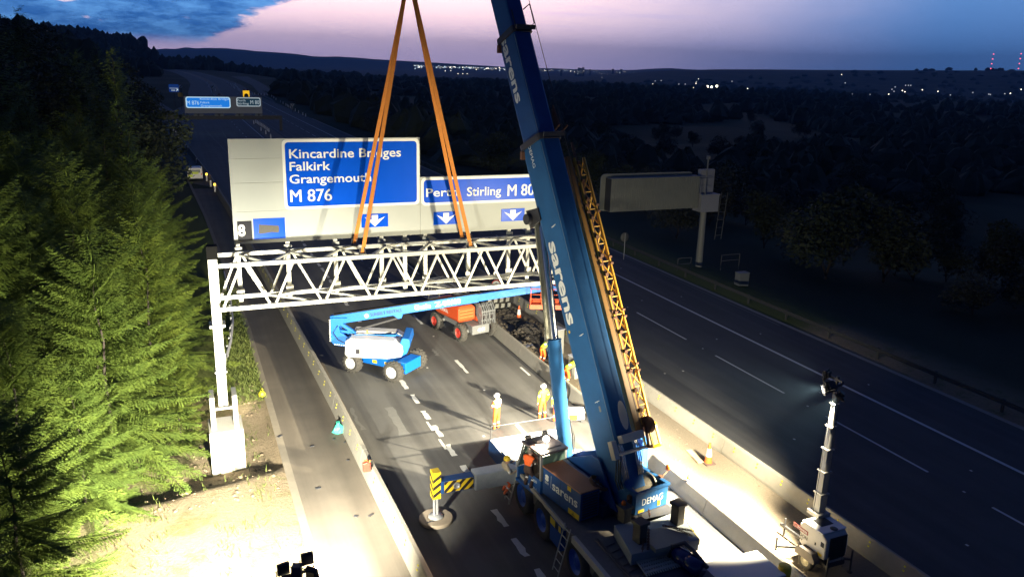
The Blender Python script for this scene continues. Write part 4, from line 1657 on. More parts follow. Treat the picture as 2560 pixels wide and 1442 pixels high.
m_ = MB()
for t0, t1_, w_, h0, h1 in ((0, 8.0, .36, .50, .46), (8.0, 12.0, .30, .40, .38)):
    m_.loft([[LB(t0, -w_ / 2, -h0 / 2), LB(t0, w_ / 2, -h0 / 2), LB(t0, w_ / 2, h0 / 2), LB(t0, -w_ / 2, h0 / 2)], [LB(t1_, -w_ / 2, -h1 / 2), LB(t1_, w_ / 2, -h1 / 2), LB(t1_, w_ / 2, h1 / 2), LB(t1_, -w_ / 2, h1 / 2)]])
m_.prism([(3.3, -.22), (3.9, -.22), (3.75, -.48), (3.55, -.48)], LB(0, -.1, 0), FT.to_3x3() @ bdir, FT.to_3x3() @ bup, (FT.to_3x3() @ V((0, .2, 0))))
lb = part('boom', m_, LIFTB, lf, bevel=.012)
m_ = MB()
m_.tube(LB(3.65, 0, -.45), FT @ V((-1.6, 0, 2.25)), .07)
part('lift_cylinder', m_, STEELD, lf)
bw = (FT.to_3x3() @ bdir)
bu = (FT.to_3x3() @ bup)


def LT(px, py):
    p0 = LB(0, -.182, 0)
    p = onplane(px, py, p0, dy) - p0
    return p.dot(bw), p.dot(bu)


ta, na = LT(926, 786)
tb, nb = LT(1003, 771)
text('lettering', 'SUNBELT RENTALS', mat('navy lettering', (.008, .02, .14), .5), lb, LB(ta, -.183, -.09), bw, bu, .17, tb - ta, .02)
m_ = MB()
m_.prism([(.13 * math.cos(i * .7854 + .4) * (1 if i % 2 else .8), .13 * math.sin(i * .7854 + .4) * (1 if i % 2 else .8)) for i in range(8)], LB(ta - .22, -.1835, -.02), bw, bu, dy * -.003)
part('sun_badge', m_, SIGNW, lb)
m_ = MB()
m_.prism([(.045 * math.cos(i * .7854), .045 * math.sin(i * .7854)) for i in range(8)], LB(ta - .22, -.187, -.02), bw, bu, dy * -.003)
part('sun_badge', m_, HYEL, lb)
ta, na = LT(1036, 769)
tb, nb = LT(1076, 761)
text('lettering', 'Genie', SIGNW, lb, LB(ta, -.183, -.11), bw, bu, .25, tb - ta, .04)
ta, _ = LT(1087, 760)
tb, _ = LT(1151, 748)
text('lettering', 'Z-80/60', SIGNW, lb, LB(ta, -.183, -.11), bw, bu, .25, tb - ta, .04)
m_ = MB()
for y_ in (-.12, 0, .1):
    m_.pipe([LB(.2, y_, .28), LB(3, y_, .27), LB(7.9, y_, .25), LB(8.2, y_, .22)], .022)
m_.pipe([FT @ V((-2.5, -.36, 2.6)), FT @ V((-2.75, -.42, 2.2)), FT @ V((-2.5, -.40, 1.8)), FT @ V((-2.1, -.36, 1.6))], .025)
part('hydraulic_hose', m_, BLACK, lb)
BX0, BX1, BY0, BY1, BZ = 7.75, 9.55, -.55, .35, 3.82
bk = MB(FT)
bk.box((BX0, BY0, BZ), (BX1, BY1, BZ + .10))
bk.box((BX0, BY0 - .02, BZ), (BX1, BY0 + .01, BZ + .24))
bk.box((BX0, BY1 - .01, BZ), (BX1, BY1 + .02, BZ + .24))
bk.box((BX0 - .02, BY0, BZ), (BX0 + .01, BY1, BZ + .24))
for x in (BX0 + .03, (BX0 + BX1) / 2 - .3, (BX0 + BX1) / 2 + .3, BX1 - .03):
    for y in (BY0 + .03, BY1 - .03):
        bk.tube((x, y, BZ + .1), (x, y, BZ + 1.1), .022, n=6)
for z in (BZ + .55, BZ + 1.1):
    for a, b_ in (((BX0, BY0 + .03), (BX1, BY0 + .03)), ((BX0, BY1 - .03), (BX1, BY1 - .03)), ((BX0 + .03, BY0), (BX0 + .03, BY1)), ((BX1 - .03, BY0), (BX1 - .03, BY1))):
        bk.tube((*a, z), (*b_, z), .022, n=6)
part('platform_basket', bk, LIFTO, lf)
m_ = MB()
m_.bar(LB(11.9, 0, 0), FT @ V((9.75, 0, 4.6)), .2, .2)
m_.bar(FT @ V((9.75, 0, 4.75)), FT @ V((9.6, -.1, 3.95)), .14, .14)
part('platform_mount', m_, LIFTB, lf)

# ------------------------------------------------------------------ orange boom lift by the central barrier
ol = thing('boom_lift', 'orange boom lift with red rims and folded grey arms parked by the central barrier', 'boom lift', (15.75, 45.5, 0))
ex, ey = V((.97, .24, 0)).normalized(), V((-.24, .97, 0)).normalized()
FO = Matrix.Translation((15.75, 45.4, 0)) @ Matrix((ex, ey, V((0, 0, 1)))).transposed().to_4x4()
m_ = MB(FO)
m_.box((-.6, -1.75, .5), (.6, 1.7, .98))
m_.box((-.62, -1.95, .42), (.62, -1.74, .98))
for y in (-1.4, 1.4):
    m_.tube((-.9, y, .52), (.9, y, .52), .12)
m_.tube((0, 0, .9), (0, 0, 1.15), .55, n=22)
oc_ = part('chassis', m_, LIFTG, ol, bevel=.02)
text('lettering', '4X4', SIGNW, oc_, FO @ V((-.25, -1.953, .58)), ex, V((0, 0, 1)), .22, .55, .03)
RIMR = mat('red rim', (.5, .045, .03), .5, var=.15, scale=8)
for x in (-1.12, 1.12):
    for y in (-1.4, 1.4):
        wheel('wheel', FO @ V((x, y, .53)), ex * (1 if x > 0 else -1), .53, .40, RIMR, ol, lugs=16)
m_ = MB(FO)


def obox(x0, x1, y0, y1, z0, z1, r):
    return [V((x, y, z)) for z, k in ((z0, r), (z0 + r, 0), (z1 - r, 0), (z1, r)) for x, y in ((x0 + k, y0 + k), (x1 - k, y0 + k), (x1 - k, y1 - k), (x0 + k, y1 - k))]


pts = obox(-1.32, -.1, -1.45, 1.25, 1.15, 2.15, .14)
m_.loft([pts[0:4], pts[4:8], pts[8:12], pts[12:16]])
co = part('engine_cover', m_, LIFTO, ol, bevel=.06)
m_ = MB(FO)
for z in (1.45, 1.65, 1.85):
    m_.box((-1.2, -1.462, z), (-.25, -1.448, z + .05))
part('cover_rib', m_, mat('pale orange trim', (.7, .16, .05), .4), co)
text('lettering', 'SNORKEL', SIGNW, co, FO @ V((-1.325, 1.0, 1.5)), -ey, V((0, 0, 1)), .2, 1.3, .01)
m_ = MB(FO)
m_.box((.1, -1.3, 1.0), (.95, 1.5, 1.35))
part('counter_cover', m_, LIFTO, ol, bevel=.05)
for x in (.25, .72):
    m_ = MB(FO)
    m_.bar((x, -1.5, 1.95), (x + .02, 3.2, 2.35), .18, .26)
    m_.bar((x, -1.45, 1.55), (x, 2.4, 1.6), .16, .22)
    part('arm', m_, LIFTG, ol, bevel=.01)
m_ = MB(FO)
for x in (.05, .38, .62, .98):
    m_.prism([(-2.0, .95), (-1.75, .9), (-1.35, 1.4), (-1.3, 2.1), (-1.6, 2.25), (-1.95, 1.9)], (x, 0, 0), (0, 1, 0), (0, 0, 1), (.05, 0, 0))
for y, z in ((-1.85, 1.2), (-1.6, 2.05), (-1.9, 1.75), (-1.7, 1.5)):
    m_.tube((.03, y, z), (1.04, y, z), .07, n=10)
for x in (.2, .5, .8):
    m_.pipe([(x, -1.98, 1.1), (x + .03, -2.08, 1.5), (x, -1.95, 1.95), (x, -1.7, 2.25)], .025)
part('knuckle', m_, mat('lift pale grey', (.16, .165, .17), .5, .1, var=.2, scale=6), ol)
m_ = MB(FO)
m_.box((-.6, 3.3, 1.35), (1.1, 4.3, 1.42))
for x in (-.6, .2, 1.1):
    for y in (3.3, 4.3):
        m_.tube((x, y, 1.42), (x, y, 2.45), .025, n=6)
for z in (1.95, 2.45):
    for a, b_ in (((-.6, 3.3), (1.1, 3.3)), ((-.6, 4.3), (1.1, 4.3)), ((-.6, 3.3), (-.6, 4.3)), ((1.1, 3.3), (1.1, 4.3))):
        m_.tube((*a, z), (*b_, z), .025, n=6)
m_.boxc((.25, 3.35, 2.35), (.5, .2, .25))
part('platform_basket', m_, LIFTG, ol)

# ------------------------------------------------------------------ trailer lighting tower on the central reserve
ZG = 1.5
rl, flp, rr = G(2068, 1343, ZG), G(2004, 1298, ZG), G(2108, 1332, ZG)
gy = (flp - rl)
gl = gy.length
gy.normalize()
gx = V((gy.y, -gy.x, 0))
gw = max(1.0, (rr - rl).dot(gx))
FGm = Matrix.Translation((rl.x, rl.y, 0)) @ Matrix((gx, gy, V((0, 0, 1)))).transposed().to_4x4()
lt = thing('lighting_tower', 'white trailer lighting tower with tall telescopic mast on the central gravel', 'lighting tower', FGm @ V((gw / 2, gl / 2, 0)))
m_ = MB(FGm)
P = [(0, .62), (gl - .35, .45), (gl, .70), (gl + .05, 1.35), (gl - .12, ZG), (.2, ZG), (0, 1.34)]
m_.prism(P, (0, 0, 0), (0, 1, 0), (0, 0, 1), (gw, 0, 0))
bd = part('body', m_, mat('tower white paint', (.48, .45, .40), .5, var=.08, scale=4), lt, bevel=.05)
m_ = MB(FGm)
m_.box((-.04, .16, ZG), (gw + .04, gl - .08, ZG + .05))
hd_ = part('lid', m_, WHITE, bd, bevel=.03)
m_ = MB(FGm)
m_.box((.25, .50, ZG + .051), (gw - .22, .95, ZG + .058))
m_.lathe([(.13, 0), (.13, .012), (.001, .012)], (gw * .55, .26, ZG + .052), (0, 0, 1), 18)
part('vent', m_, STEELD, hd_)
m_ = MB(FGm)
m_.box((.16, -.022, .62), (gw - .1, -.002, 1.42))
for i in range(9):
    m_.box((.2, -.034, .68 + i * .08), (gw - .14, -.022, .71 + i * .08))
part('radiator_grille', m_, BLACK, bd)
m_ = MB(FGm)
m_.box((.2, -.03, .46), (gw - .25, -.015, .58))
part('number_plate', m_, mat('grubby plate', (.30, .28, .26), .5), bd)
m_ = MB(FGm)
m_.box((-.012, .7, 1.13), (-.003, .88, 1.28))
text('lettering', 'GORDON', SIGNK, bd, FGm @ V((-.004, 1.52, .90)), -gy, V((0, 0, 1)), .13, .72, .015)
text('lettering', 'BOW', SIGNK, bd, FGm @ V((-.004, 1.40, .77)), -gy, V((0, 0, 1)), .10, .40, .01)
m_ = MB(FGm)
m_.box((-.008, .80, 1.09), (-.003, 1.50, 1.24))
part('logo_strip', m_, mat('logo maroon', (.22, .035, .03), .5), bd)
text('lettering', 'TOWERS', SIGNW, bd, FGm @ V((-.012, 1.30, 1.125)), -gy, V((0, 0, 1)), .08, .46, .005)
m_ = MB(FGm)
m_.box((-.01, .08, 1.05), (-.002, .22, 1.22))
m_.box((-.01, .42, .95), (-.002, .47, 1.05))
part('side_vent', m_, SIGNK, bd)
m_ = MB(FGm)
m_.box((-.01, .12, .68), (-.003, .30, .78))
part('warning_label', m_, HYEL, bd)
m_ = MB(FGm)
m_.box((.1, -.05, .32), (gw - .1, gl + .1, .5))
m_.bar((gw / 2, gl, .42), (gw / 2, gl + 1.4, .42), .08, .1)
m_.tube((gw / 2, gl + 1.2, .06), (gw / 2, gl + 1.2, .75), .035)
fr2 = part('trailer_frame', m_, STEELD, lt)
m_ = MB(FGm)
m_.prism([(.35, .42), (.35, .55), (.5, .74), (1.05, .74), (1.22, .58), (1.22, .42)], (-.28, gl / 2 - .78, 0), (0, 1, 0), (0, 0, 1), (.27, 0, 0))
part('mudguard', m_, mat('mudguard grey brown', (.13, .11, .095), .7, var=.2), lt)
wheel('wheel', FGm @ V((-.14, gl / 2, .31)), -gx, .31, .2, mat('dull silver rim', (.48, .44, .32), .5, .4), lt)
wheel('wheel', FGm @ V((gw + .14, gl / 2, .31)), gx, .31, .2, STEELG, lt)
for x0_, y0_, x1_, y1_ in ((.1, gl - .1, -.75, gl + .25), (gw - .1, gl - .1, gw + .5, gl + .3), (.1, .1, .0, -.18), (gw - .1, .1, gw + .1, -.15)):
    m_ = MB(FGm)
    m_.bar((x0_, y0_, .45), (x1_, y1_, .50), .07)
    m_.tube((x1_, y1_, .04), (x1_, y1_, .85), .035)
    m_.lathe([(.001, 0), (.1, 0), (.1, .03), (.03, .05)], (x1_, y1_, .005), (0, 0, 1), 12)
    part('stabiliser', m_, STEELD, lt)
MBASE = G(2046, 1284, ZG + .05)
HT = 4.15
m_ = MB()
for i in range(5):
    z0 = ZG + .05 + HT / 5 * i
    w_ = .30 - .035 * i
    m_.boxc(MBASE * 1 + V((0, 0, z0 - MBASE.z + HT / 10)), (w_, w_, HT / 5))
    m_.boxc(MBASE + V((0, 0, z0 - MBASE.z + HT / 5)), (w_ + .08, w_ + .08, .05))
m_.boxc(MBASE + V((0, 0, .06)), (.55, .55, .14))
ms = part('mast', m_, mat('mast pale metal', (.30, .29, .27), .45, .3, var=.1, scale=5), lt, bevel=.008)
MTOP = MBASE + V((0, 0, HT))
m_ = MB()
pts = []
for i in range(240):
    f = i / 239
    a = f * 2 * math.pi * 30
    pts.append(MBASE + V((.27 - .08 * f, .05, .1 + HT * f)) + V((math.cos(a), math.sin(a), 0)) * .05)
m_.pipe(pts, .012, 5)
m_.tube(MBASE + V((-.26, 0, .0)), MTOP + V((-.1, 0, .2)), .012, n=5)
part('coiled_cable', m_, BLACK, ms)
m_ = MB()
m_.boxc(MTOP + V((.02, 0, .18)), (.16, .16, .42))
m_.bar(MTOP + V((-.1, -.25, .42)), MTOP + V((-.02, .5, .42)), .08)
m_.bar(MTOP + V((-.05, 0, .3)), MTOP + V((0, 0, .95)), .08)
m_.bar(MTOP + V((-.05, -.28, .85)), MTOP + V((0, .42, .85)), .07)
m_.bar(MTOP + V((-.05, -.28, .80)), MTOP + V((-.68, -.34, .72)), .06)
hp = part('lamp_bracket', m_, STEELD, ms)
HEADS = []
for off_, tgt in (((-.14, -.30, .42), (16.4, 21.2, 0)), ((-.14, .34, .42), (12.8, 31.5, 0)), ((-.12, .42, .90), (11.0, 34.0, 6)), ((-.66, -.34, .84), (18.5, 27.0, 0))):
    p = MTOP + V(off_)
    d = (V(tgt) - p).normalized()
    s_ = d.cross(V((0, 0, 1))).normalized()
    u_ = s_.cross(d)
    M_ = Matrix((s_, d, u_)).transposed()
    m_ = MB()
    m_.boxc(p, (.38, .11, .30), M_)
    m_.boxc(p - d * .09, (.28, .1, .2), M_)
    m_.bar(p - u_ * .2 - s_ * .2, p - u_ * .2 + s_ * .2, .04)
    m_.bar(p - u_ * .2 + s_ * .21, p + s_ * .21, .03)
    m_.bar(p - u_ * .2 - s_ * .21, p - s_ * .21, .03)
    h_ = part('lamp_head', m_, mat('lamp head black', (.012, .012, .016), .6), ms, bevel=.01)
    m_ = MB()
    m_.boxc(p + d * .057, (.32, .006, .24), M_)
    part('lamp_lens', m_, LAMPW2, h_)
    HEADS.append((p + d * .10, tgt))
for k, (p, tgt) in enumerate(HEADS):
    spot('tower_flood_light', p, tgt, POW_B * (4.8, 6.0, 1.4, 2.4)[k], (70, 66, 76, 66)[k], .75, (.10, .10, .3, .10)[k], (1.0, .88, .62))
kids(lt)

# ------------------------------------------------------------------ lighting tower on the near verge
la = thing('lighting_tower', 'black floodlight heads of the lighting tower on the bright near verge', 'lighting tower', (2.0, 17.6, 0))
LA = G(742, 1428, 4.0)
m_ = MB()
m_.boxc(LA + V((0, 0, -.02)), (.24, .24, .42), Matrix.Rotation(-.35, 3, 'Z'))
hb = part('mast_head', m_, mat('dark blue plastic', (.012, .018, .05), .5, var=.2, scale=8), la, bevel=.03)
m_ = MB()
for i in range(4):
    r_ = .05 + .015 * (3 - i)
    m_.tube((LA.x, LA.y, LA.z - .2 - (i + 1) * .75), (LA.x, LA.y, LA.z - .2 - i * .75), .045 + .012 * i, n=12)
part('mast', m_, STEELG, la)
m_ = MB()
m_.box((LA.x - .6, LA.y - 1.2, .35), (LA.x + .6, LA.y + .5, .8))
m_.box((LA.x - .55, LA.y - 1.1, .8), (LA.x + .55, LA.y + .2, 1.0))
part('body', m_, HYEL, la, bevel=.04)
for x in (-.68, .68):
    wheel('wheel', (LA.x + x, LA.y - .4, .3), (1 if x > 0 else -1, 0, 0), .3, .18, STEELG, la)
m_ = MB()
m_.bar(LA + V((-.5, -.05, -.12)), LA + V((.5, .1, -.05)), .06, .06)
part('lamp_bar', m_, RUST, la)
HA = []
for px, py, z, tgt in ((708, 1421, 3.95, (-2.3, 34, 3.0)), (768, 1395, 4.15, (1.0, 33, 2.0)), (781, 1430, 3.92, (11.5, 27, 7.0)), (722, 1450, 3.75, (.4, 27, 0))):
    p = G(px, py, z)
    d = (V(tgt) - p).normalized()
    s_ = d.cross(V((0, 0, 1))).normalized()
    u_ = s_.cross(d)
    M_ = Matrix((s_, d, u_)).transposed()
    m_ = MB()
    m_.boxc(p, (.30, .10, .30), M_)
    m_.boxc(p - d * .07, (.24, .06, .24), M_)
    m_.pipe([p + s_ * .19, p + s_ * .19 - u_ * .16 - d * .05, p - u_ * .24 - d * .08 + s_ * .08, p - u_ * .24 - d * .08 - s_ * .08, p - s_ * .19 - u_ * .16 - d * .05, p - s_ * .19], .016)
    h_ = part('lamp_head', m_, mat('lamp casing black', (.02, .018, .016), .7, var=.3, scale=12), la, bevel=.02)
    m_ = MB()
    m_.boxc(p + d * .052, (.26, .006, .26), M_)
    part('lamp_lens', m_, LAMPW2, h_)
    HA.append((p + d * .1, tgt))
for k, (p, tgt) in enumerate(HA):
    spot('verge_flood_light', p, tgt, POW_A * (2.3, 1.6, .62, 6.2)[k], (60, 92, 64, 110)[k], .7, .12)
kids(la)

# ------------------------------------------------------------------ message sign seen from behind, and verge furniture on the right
VY = 55.8
vs_ = thing('message_sign', 'grey electronic motorway sign on a cantilever mast seen from behind across the open carriageway', 'sign', (40.95, VY, 0))
x0, x1, z0, z1 = 31.0, 39.7, 5.12, 8.10
GREYV2 = mat('dull frame steel', (.10, .10, .095), .7, .1)
GREYV = mat('weathered grey cladding', (.19, .195, .165), .7, var=.2, scale=.8)
m_ = MB()
m_.prism(rrect(x1 - x0, z1 - z0, .35), (x0, VY + .5, z0), X_, Z_, (0, .1, 0))
part('front_rim', m_, GREYV, vs_)
m_ = MB()
m_.box((x0 + .45, VY - .45, z0 + .08), (x1 + .1, VY + .5, z1 - .25))
n = 40
for i in range(n):
    x = x0 + .5 + (x1 - x0 - .5) * (i + .5) / n
    m_.box((x - .035, VY - .49, z0 + .1), (x + .035, VY - .45, z1 - .27))
part('housing', m_, GREYV, vs_)
m_ = MB()
for i in range(6):
    m_.box((x0 + .40, VY - .4 + i * .15, z0 + .12), (x0 + .45, VY - .31 + i * .15, z1 - .3))
part('side_louvre', m_, STEELD, vs_)
m_ = MB()
m_.tube((40.75, VY, -.2), (40.75, VY, 5.0), .30, .26, n=20)
m_.tube((40.75, VY, 4.9), (40.75, VY, 9.3), .06, n=8)
m_.boxc((40.75, VY, 9.3), (.25, .2, .3))
part('mast', m_, mat('mast grey', (.20, .20, .18), .65, .1, var=.2), vs_)
m_ = MB()
m_.box((39.95, VY - .7, 4.85), (41.7, VY + .5, 6.25))
m_.box((39.9, VY - .75, 6.25), (41.75, VY + .55, 6.33))
m_.box((40.2, VY + .1, 6.33), (41.6, VY + .5, 8.3))
for z in (6.9, 7.7):
    m_.bar((39.5, VY, z), (41.2, VY, z), .15)
for x in (39.85, 40.3):
    m_.bar((x, VY - .55, 6.3), (x, VY - .55, 7.6), .05)
m_.bar((39.6, VY - .55, 7.6), (40.9, VY - .55, 7.6), .05)
part('cabinet', m_, mat('cabinet grey', (.25, .25, .26), .6, var=.15), vs_)
ladder((41.85, VY - .4, 2.4), (42.1, VY - .4, 6.4), (1, 0, 0), .65, 6, GREYV2, vs_, .025)
for xa, xb in ((37.9, 39.2), (42.3, 44.2)):
    m_ = MB()
    for z in (.6, 1.1):
        m_.tube((xa, VY - 1, z), (xb, VY - 1.0, z), .025, n=6)
    for x in (xa, xb):
        m_.tube((x, VY - 1, -.3), (x, VY - 1, 1.1), .025, n=6)
    part('guard_rail', m_, GREYV2, vs_)
gr_ = thing('crash_barrier', 'dim steel crash barrier along the far edge of the open carriageway', 'crash barrier', (37.4, 40, 0))
m_ = MB()
pr = [(0, .45), (.06, .50), (0, .56), (.06, .63), (0, .70), (-.03, .70), (.03, .63), (-.03, .56), (.03, .50), (-.03, .45)]
for y in range(8, 130, 6):
    m_.loft([[V((37.4 + a, y, z)) for a, z in pr], [V((37.4 + a, y + 6, z)) for a, z in pr]], caps=False)
DULL = mat('dull verge steel', (.055, .055, .052), .7, .1, var=.3, scale=4)
part('rail', m_, DULL, gr_)
for y in range(9, 130, 4):
    m_ = MB()
    m_.box((37.45, y - .06, -.2), (37.55, y + .06, .72))
    part('rail_post', m_, DULL, gr_)
lr_ = thing('crash_barrier', 'pale steel crash barrier curving past the white gantry post', 'crash barrier', (1.6, 45, 0))
m_ = MB()
pth = [G(566, 890, .6), G(577, 850, .6), G(582, 800, .6), G(575, 740, .6), G(560, 680, .6)]
for a, b_ in zip(pth, pth[1:]):
    m_.loft([[V((a.x + p, a.y, z)) for p, z in pr], [V((b_.x + p, b_.y, z)) for p, z in pr]], caps=False)
part('rail', m_, STEELG, lr_)
for a, b_ in zip(pth, pth[1:]):
    for f in (.05, .55):
        p = a.lerp(b_, f)
        m_ = MB()
        m_.box((p.x - .14, p.y - .05, -.6), (p.x - .04, p.y + .05, .72))
        part('rail_post', m_, STEELG, lr_)

p = G(1562, 593, 2.0)
rs_ = thing('round_sign', 'small round traffic sign seen from behind on the dark verge', 'sign', (p.x, p.y, 0))
m_ = MB()
m_.lathe([(.001, -.01), (.42, -.01), (.42, .01), (.001, .01)], p, (0, 1, 0), 20)
m_.bar(p + V((-.3, -.03, .12)), p + V((.3, -.03, .12)), .05, .03)
m_.bar(p + V((-.3, -.03, -.12)), p + V((.3, -.03, -.12)), .05, .03)
part('sign_plate', m_, GREYV2, rs_)
m_ = MB()
m_.tube((p.x, p.y - .05, -.3), p + V((0, -.05, .35)), .03, n=8)
part('post', m_, STEELG, rs_)
p = G(1852, 722, -.3)
m_ = MB()
m_.box((p.x - .45, p.y - .3, -.6), (p.x + .45, p.y + .3, 1.0))
m_.box((p.x - .48, p.y - .33, 1.0), (p.x + .48, p.y + .33, 1.06))
m_.box((p.x - .02, p.y - .31, -.3), (p.x, p.y - .3, .95))
m_.box((p.x + .1, p.y - .32, .4), (p.x + .14, p.y - .3, .55))
solo('roadside_cabinet', m_, mat('cabinet green grey', (.13, .14, .14), .6, var=.2), (p.x, p.y, 0), 'small grey roadside cabinet on the dark right verge near the mast foot', 'cabinet', bevel=.02)

# ------------------------------------------------------------------ far gantry, far signs
FY2 = 200.0


def A2(px, py, Y=FY2):
    p = atY(px, py, Y)
    return p.x, p.z


fg = thing('sign_gantry', 'distant gantry with glowing blue sign boards over the dark motorway', 'gantry', (9, FY2, 0))
xa, za = A2(396, 299)
xb, zb = A2(702, 297)
zt = A2(396, 289)[1]
m_ = MB()
m_.bar((xa, FY2 + .3, zt - .2), (xb, FY2 + .3, zt - .2), .5, .5)
m_.bar((xa, FY2 + .3, za + .2), (xb, FY2 + .3, za + .2), .5, .4)
n = 16
for i in range(n):
    f, g = i / n, (i + 1) / n
    m_.bar((xa + (xb - xa) * f, FY2 + .3, za if i % 2 else zt), (xa + (xb - xa) * g, FY2 + .3, zt if i % 2 else za), .3)
part('beam', m_, STEELD, fg)
m_ = MB()
m_.box((xa - .3, FY2 + .1, -.5), (xa + .3, FY2 + .6, zt))
part('post', m_, STEELD, fg)
m_ = MB()
m_.box((xb - .3, FY2 + .1, -.5), (xb + .3, FY2 + .6, zt))
part('post', m_, STEELD, fg)
x0, z1 = A2(459, 241)
x1, z0 = A2(656, 284)
m_ = MB()
m_.box((x0, FY2 - .1, z0), (x1, FY2 + .05, z1))
fb = part('sign_board', m_, mat('far board grey', (.34, .35, .36), .6), fg)
a0, c1 = A2(463, 242)
a1, c0 = A2(577, 271)
panel(fb, a0, c0, a1, c1, .5, .22, SIGNGLOW, SIGNGLOWW, yf=FY2 - .101)
b0, d1 = A2(590, 244)
b1_, d0 = A2(652, 267)
panel(fb, b0, d0, b1_, d1, .4, .2, mat('faintly glowing far panel teal', (.006, .05, .12), .5, emit=(.0, .09, .16), es=.22), SIGNDIM, yf=FY2 - .101)  # faint glow put into the colour of the unlit panel
for s_, px0, px1, py, pyc, m in (('M 876', 467, 498, 262, 252, SIGNGLOWW), ('Kincardine Bridges', 500, 574, 250, 245, SIGNGLOWW), ('Falkirk', 501, 524, 259, 254, SIGNGLOWW), ('Grangemouth', 502, 555, 267, 262, SIGNGLOWW), ('Perth', 593, 614, 254, 249, SIGNDIM), ('Stirling', 593, 622, 262, 256, SIGNDIM), ('M 80', 626, 648, 261, 251, SIGNDIM)):
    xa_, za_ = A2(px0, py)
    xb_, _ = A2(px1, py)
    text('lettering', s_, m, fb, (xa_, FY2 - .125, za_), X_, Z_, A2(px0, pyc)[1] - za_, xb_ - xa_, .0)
for px0, px1 in ((484, 508), (537, 559), (588, 609), (638, 656)):
    xa_, za_ = A2(px0, 291)
    xb_, zb_ = A2(px1, 284.5)
    m_ = MB()
    m_.prism(rrect(xb_ - xa_, zb_ - za_, .1), (xa_, FY2 - .1, za_), X_, Z_, (0, .1, 0))
    m_.k = 1
    cx_ = (xa_ + xb_) / 2
    m_.prism([(-.2, .25), (.2, .25), (.2, .0), (.5, .1), (0, -.28), (-.5, .1), (-.2, .0)], (cx_, FY2 - .104, (za_ + zb_) / 2), X_, Z_, (0, .003, 0))
    part('lane_arrow_plate', m_, [mat('dim plate', (.16, .17, .17), .6), mat('dim arrow', (.03, .035, .04), .6)], fg)


def far_sign(label, px, py0, py1, px0, px1, Y, mats, build, cat='sign', name='road_sign'):
    x0, z1 = A2(px0, py0, Y)
    x1, z0 = A2(px1, py1, Y)
    o = thing(name, label, cat, ((x0 + x1) / 2, Y, 0))
    m_ = MB()
    build(m_, x0, x1, z0, z1, Y)
    part('sign_plate', m_, mats, o)
    m_ = MB()
    cx = (x0 + x1) / 2
    m_.tube((cx, Y + .12, -1.5), (cx, Y + .12, z0 + (z1 - z0) * .5), .09, n=6)
    part('post', m_, STEELD, o)
    return o


def rect_plate(m_, x0, x1, z0, z1, Y):
    m_.prism(rrect(x1 - x0, z1 - z0, .3), (x0, Y, z0), X_, Z_, (0, .06, 0))


DIMB = mat('faintly glowing blue board', (.01, .05, .22), .5, emit=(.0, .05, .30), es=.4)  # faint glow put into the board, which carries no lamp


def slip_plate(m_, x0, x1, z0, z1, Y):
    rect_plate(m_, x0, x1, z0, z1, Y)
    m_.k = 1
    zc = z0 + (z1 - z0) * .46
    m_.box((x0 + .2, Y - .02, zc), (x1 - .2, Y, zc + .18))
    w_, h_ = x1 - x0, z1 - z0
    m_.bar((x0 + w_ * .70, Y - .02, z0 + h_ * .10), (x0 + w_ * .88, Y - .02, z0 + h_ * .36), .22, .02, (0, 1, 0))
    m_.prism([(0, 0), (-.75, 0), (0, -.75)], (x0 + w_ * .92, Y - .03, z0 + h_ * .42), X_, Z_, (0, .02, 0))
    for i in range(3):
        m_.box((x0 + w_ * (.25 + .13 * i), Y - .02, z0 + h_ * .14), (x0 + w_ * (.34 + .13 * i), Y, z0 + h_ * .32))


far_sign('dim blue direction board beside the far left verge', 434, 211, 231, 421, 448, 300, [DIMB, SIGNDIM], slip_plate)
far_sign('small yellow board below the dim blue direction board', 450, 232, 242.5, 444, 458, 285, [mat('dull yellow board', (.6, .35, .03), .5)], rect_plate)


def disc_plate(m_, x0, x1, z0, z1, Y):
    r = (x1 - x0) / 2
    c = V(((x0 + x1) / 2, Y, (z0 + z1) / 2))
    m_.lathe([(.001, 0), (r, 0), (r, .06), (.001, .06)], c, (0, 1, 0), 20)
    m_.k = 1
    m_.bar(c + V((-r * .62, -.02, -r * .62)), c + V((r * .62, -.02, r * .62)), r * .42, .02, (0, 1, 0))


DW = mat('plain disc white', (.75, .75, .72), .5)  # plain white plate colour, no emission
far_sign('white disc with black slash above the middle of the far gantry', 530, 212, 222.5, 525.5, 536, 330, [DW, HBLK], disc_plate)
far_sign('white disc with black slash beside the dim blue direction board', 451, 212, 221.5, 447, 456, 300.5, [mat('greyish disc', (.6, .6, .6), .5), HBLK], disc_plate)  # plate slightly greyer than the other disc


def house_plate(m_, x0, x1, z0, z1, Y):
    w_, h_ = x1 - x0, z1 - z0
    m_.prism([(w_ * .15, 0), (w_ * .85, 0), (w_ * .85, h_ * .3), (w_, h_ * .3), (w_ * .5, h_), (0, h_ * .3), (w_ * .15, h_ * .3)], (x0, Y, z0), X_, Z_, (0, .05, 0))
    m_.k = 1
    m_.prism([(w_ * .28, h_ * .42), (w_ * .72, h_ * .42), (w_ * .5, h_ * .8)], (x0, Y - .01, z0), X_, Z_, (0, .01, 0))


far_sign('pinkish warning triangle on a plate just above the glowing blue far sign', 547, 231, 243, 541, 554, 300, [mat('dim pink', (.6, .45, .42), .5), mat('dim red', (.3, .1, .08), .5)], house_plate)


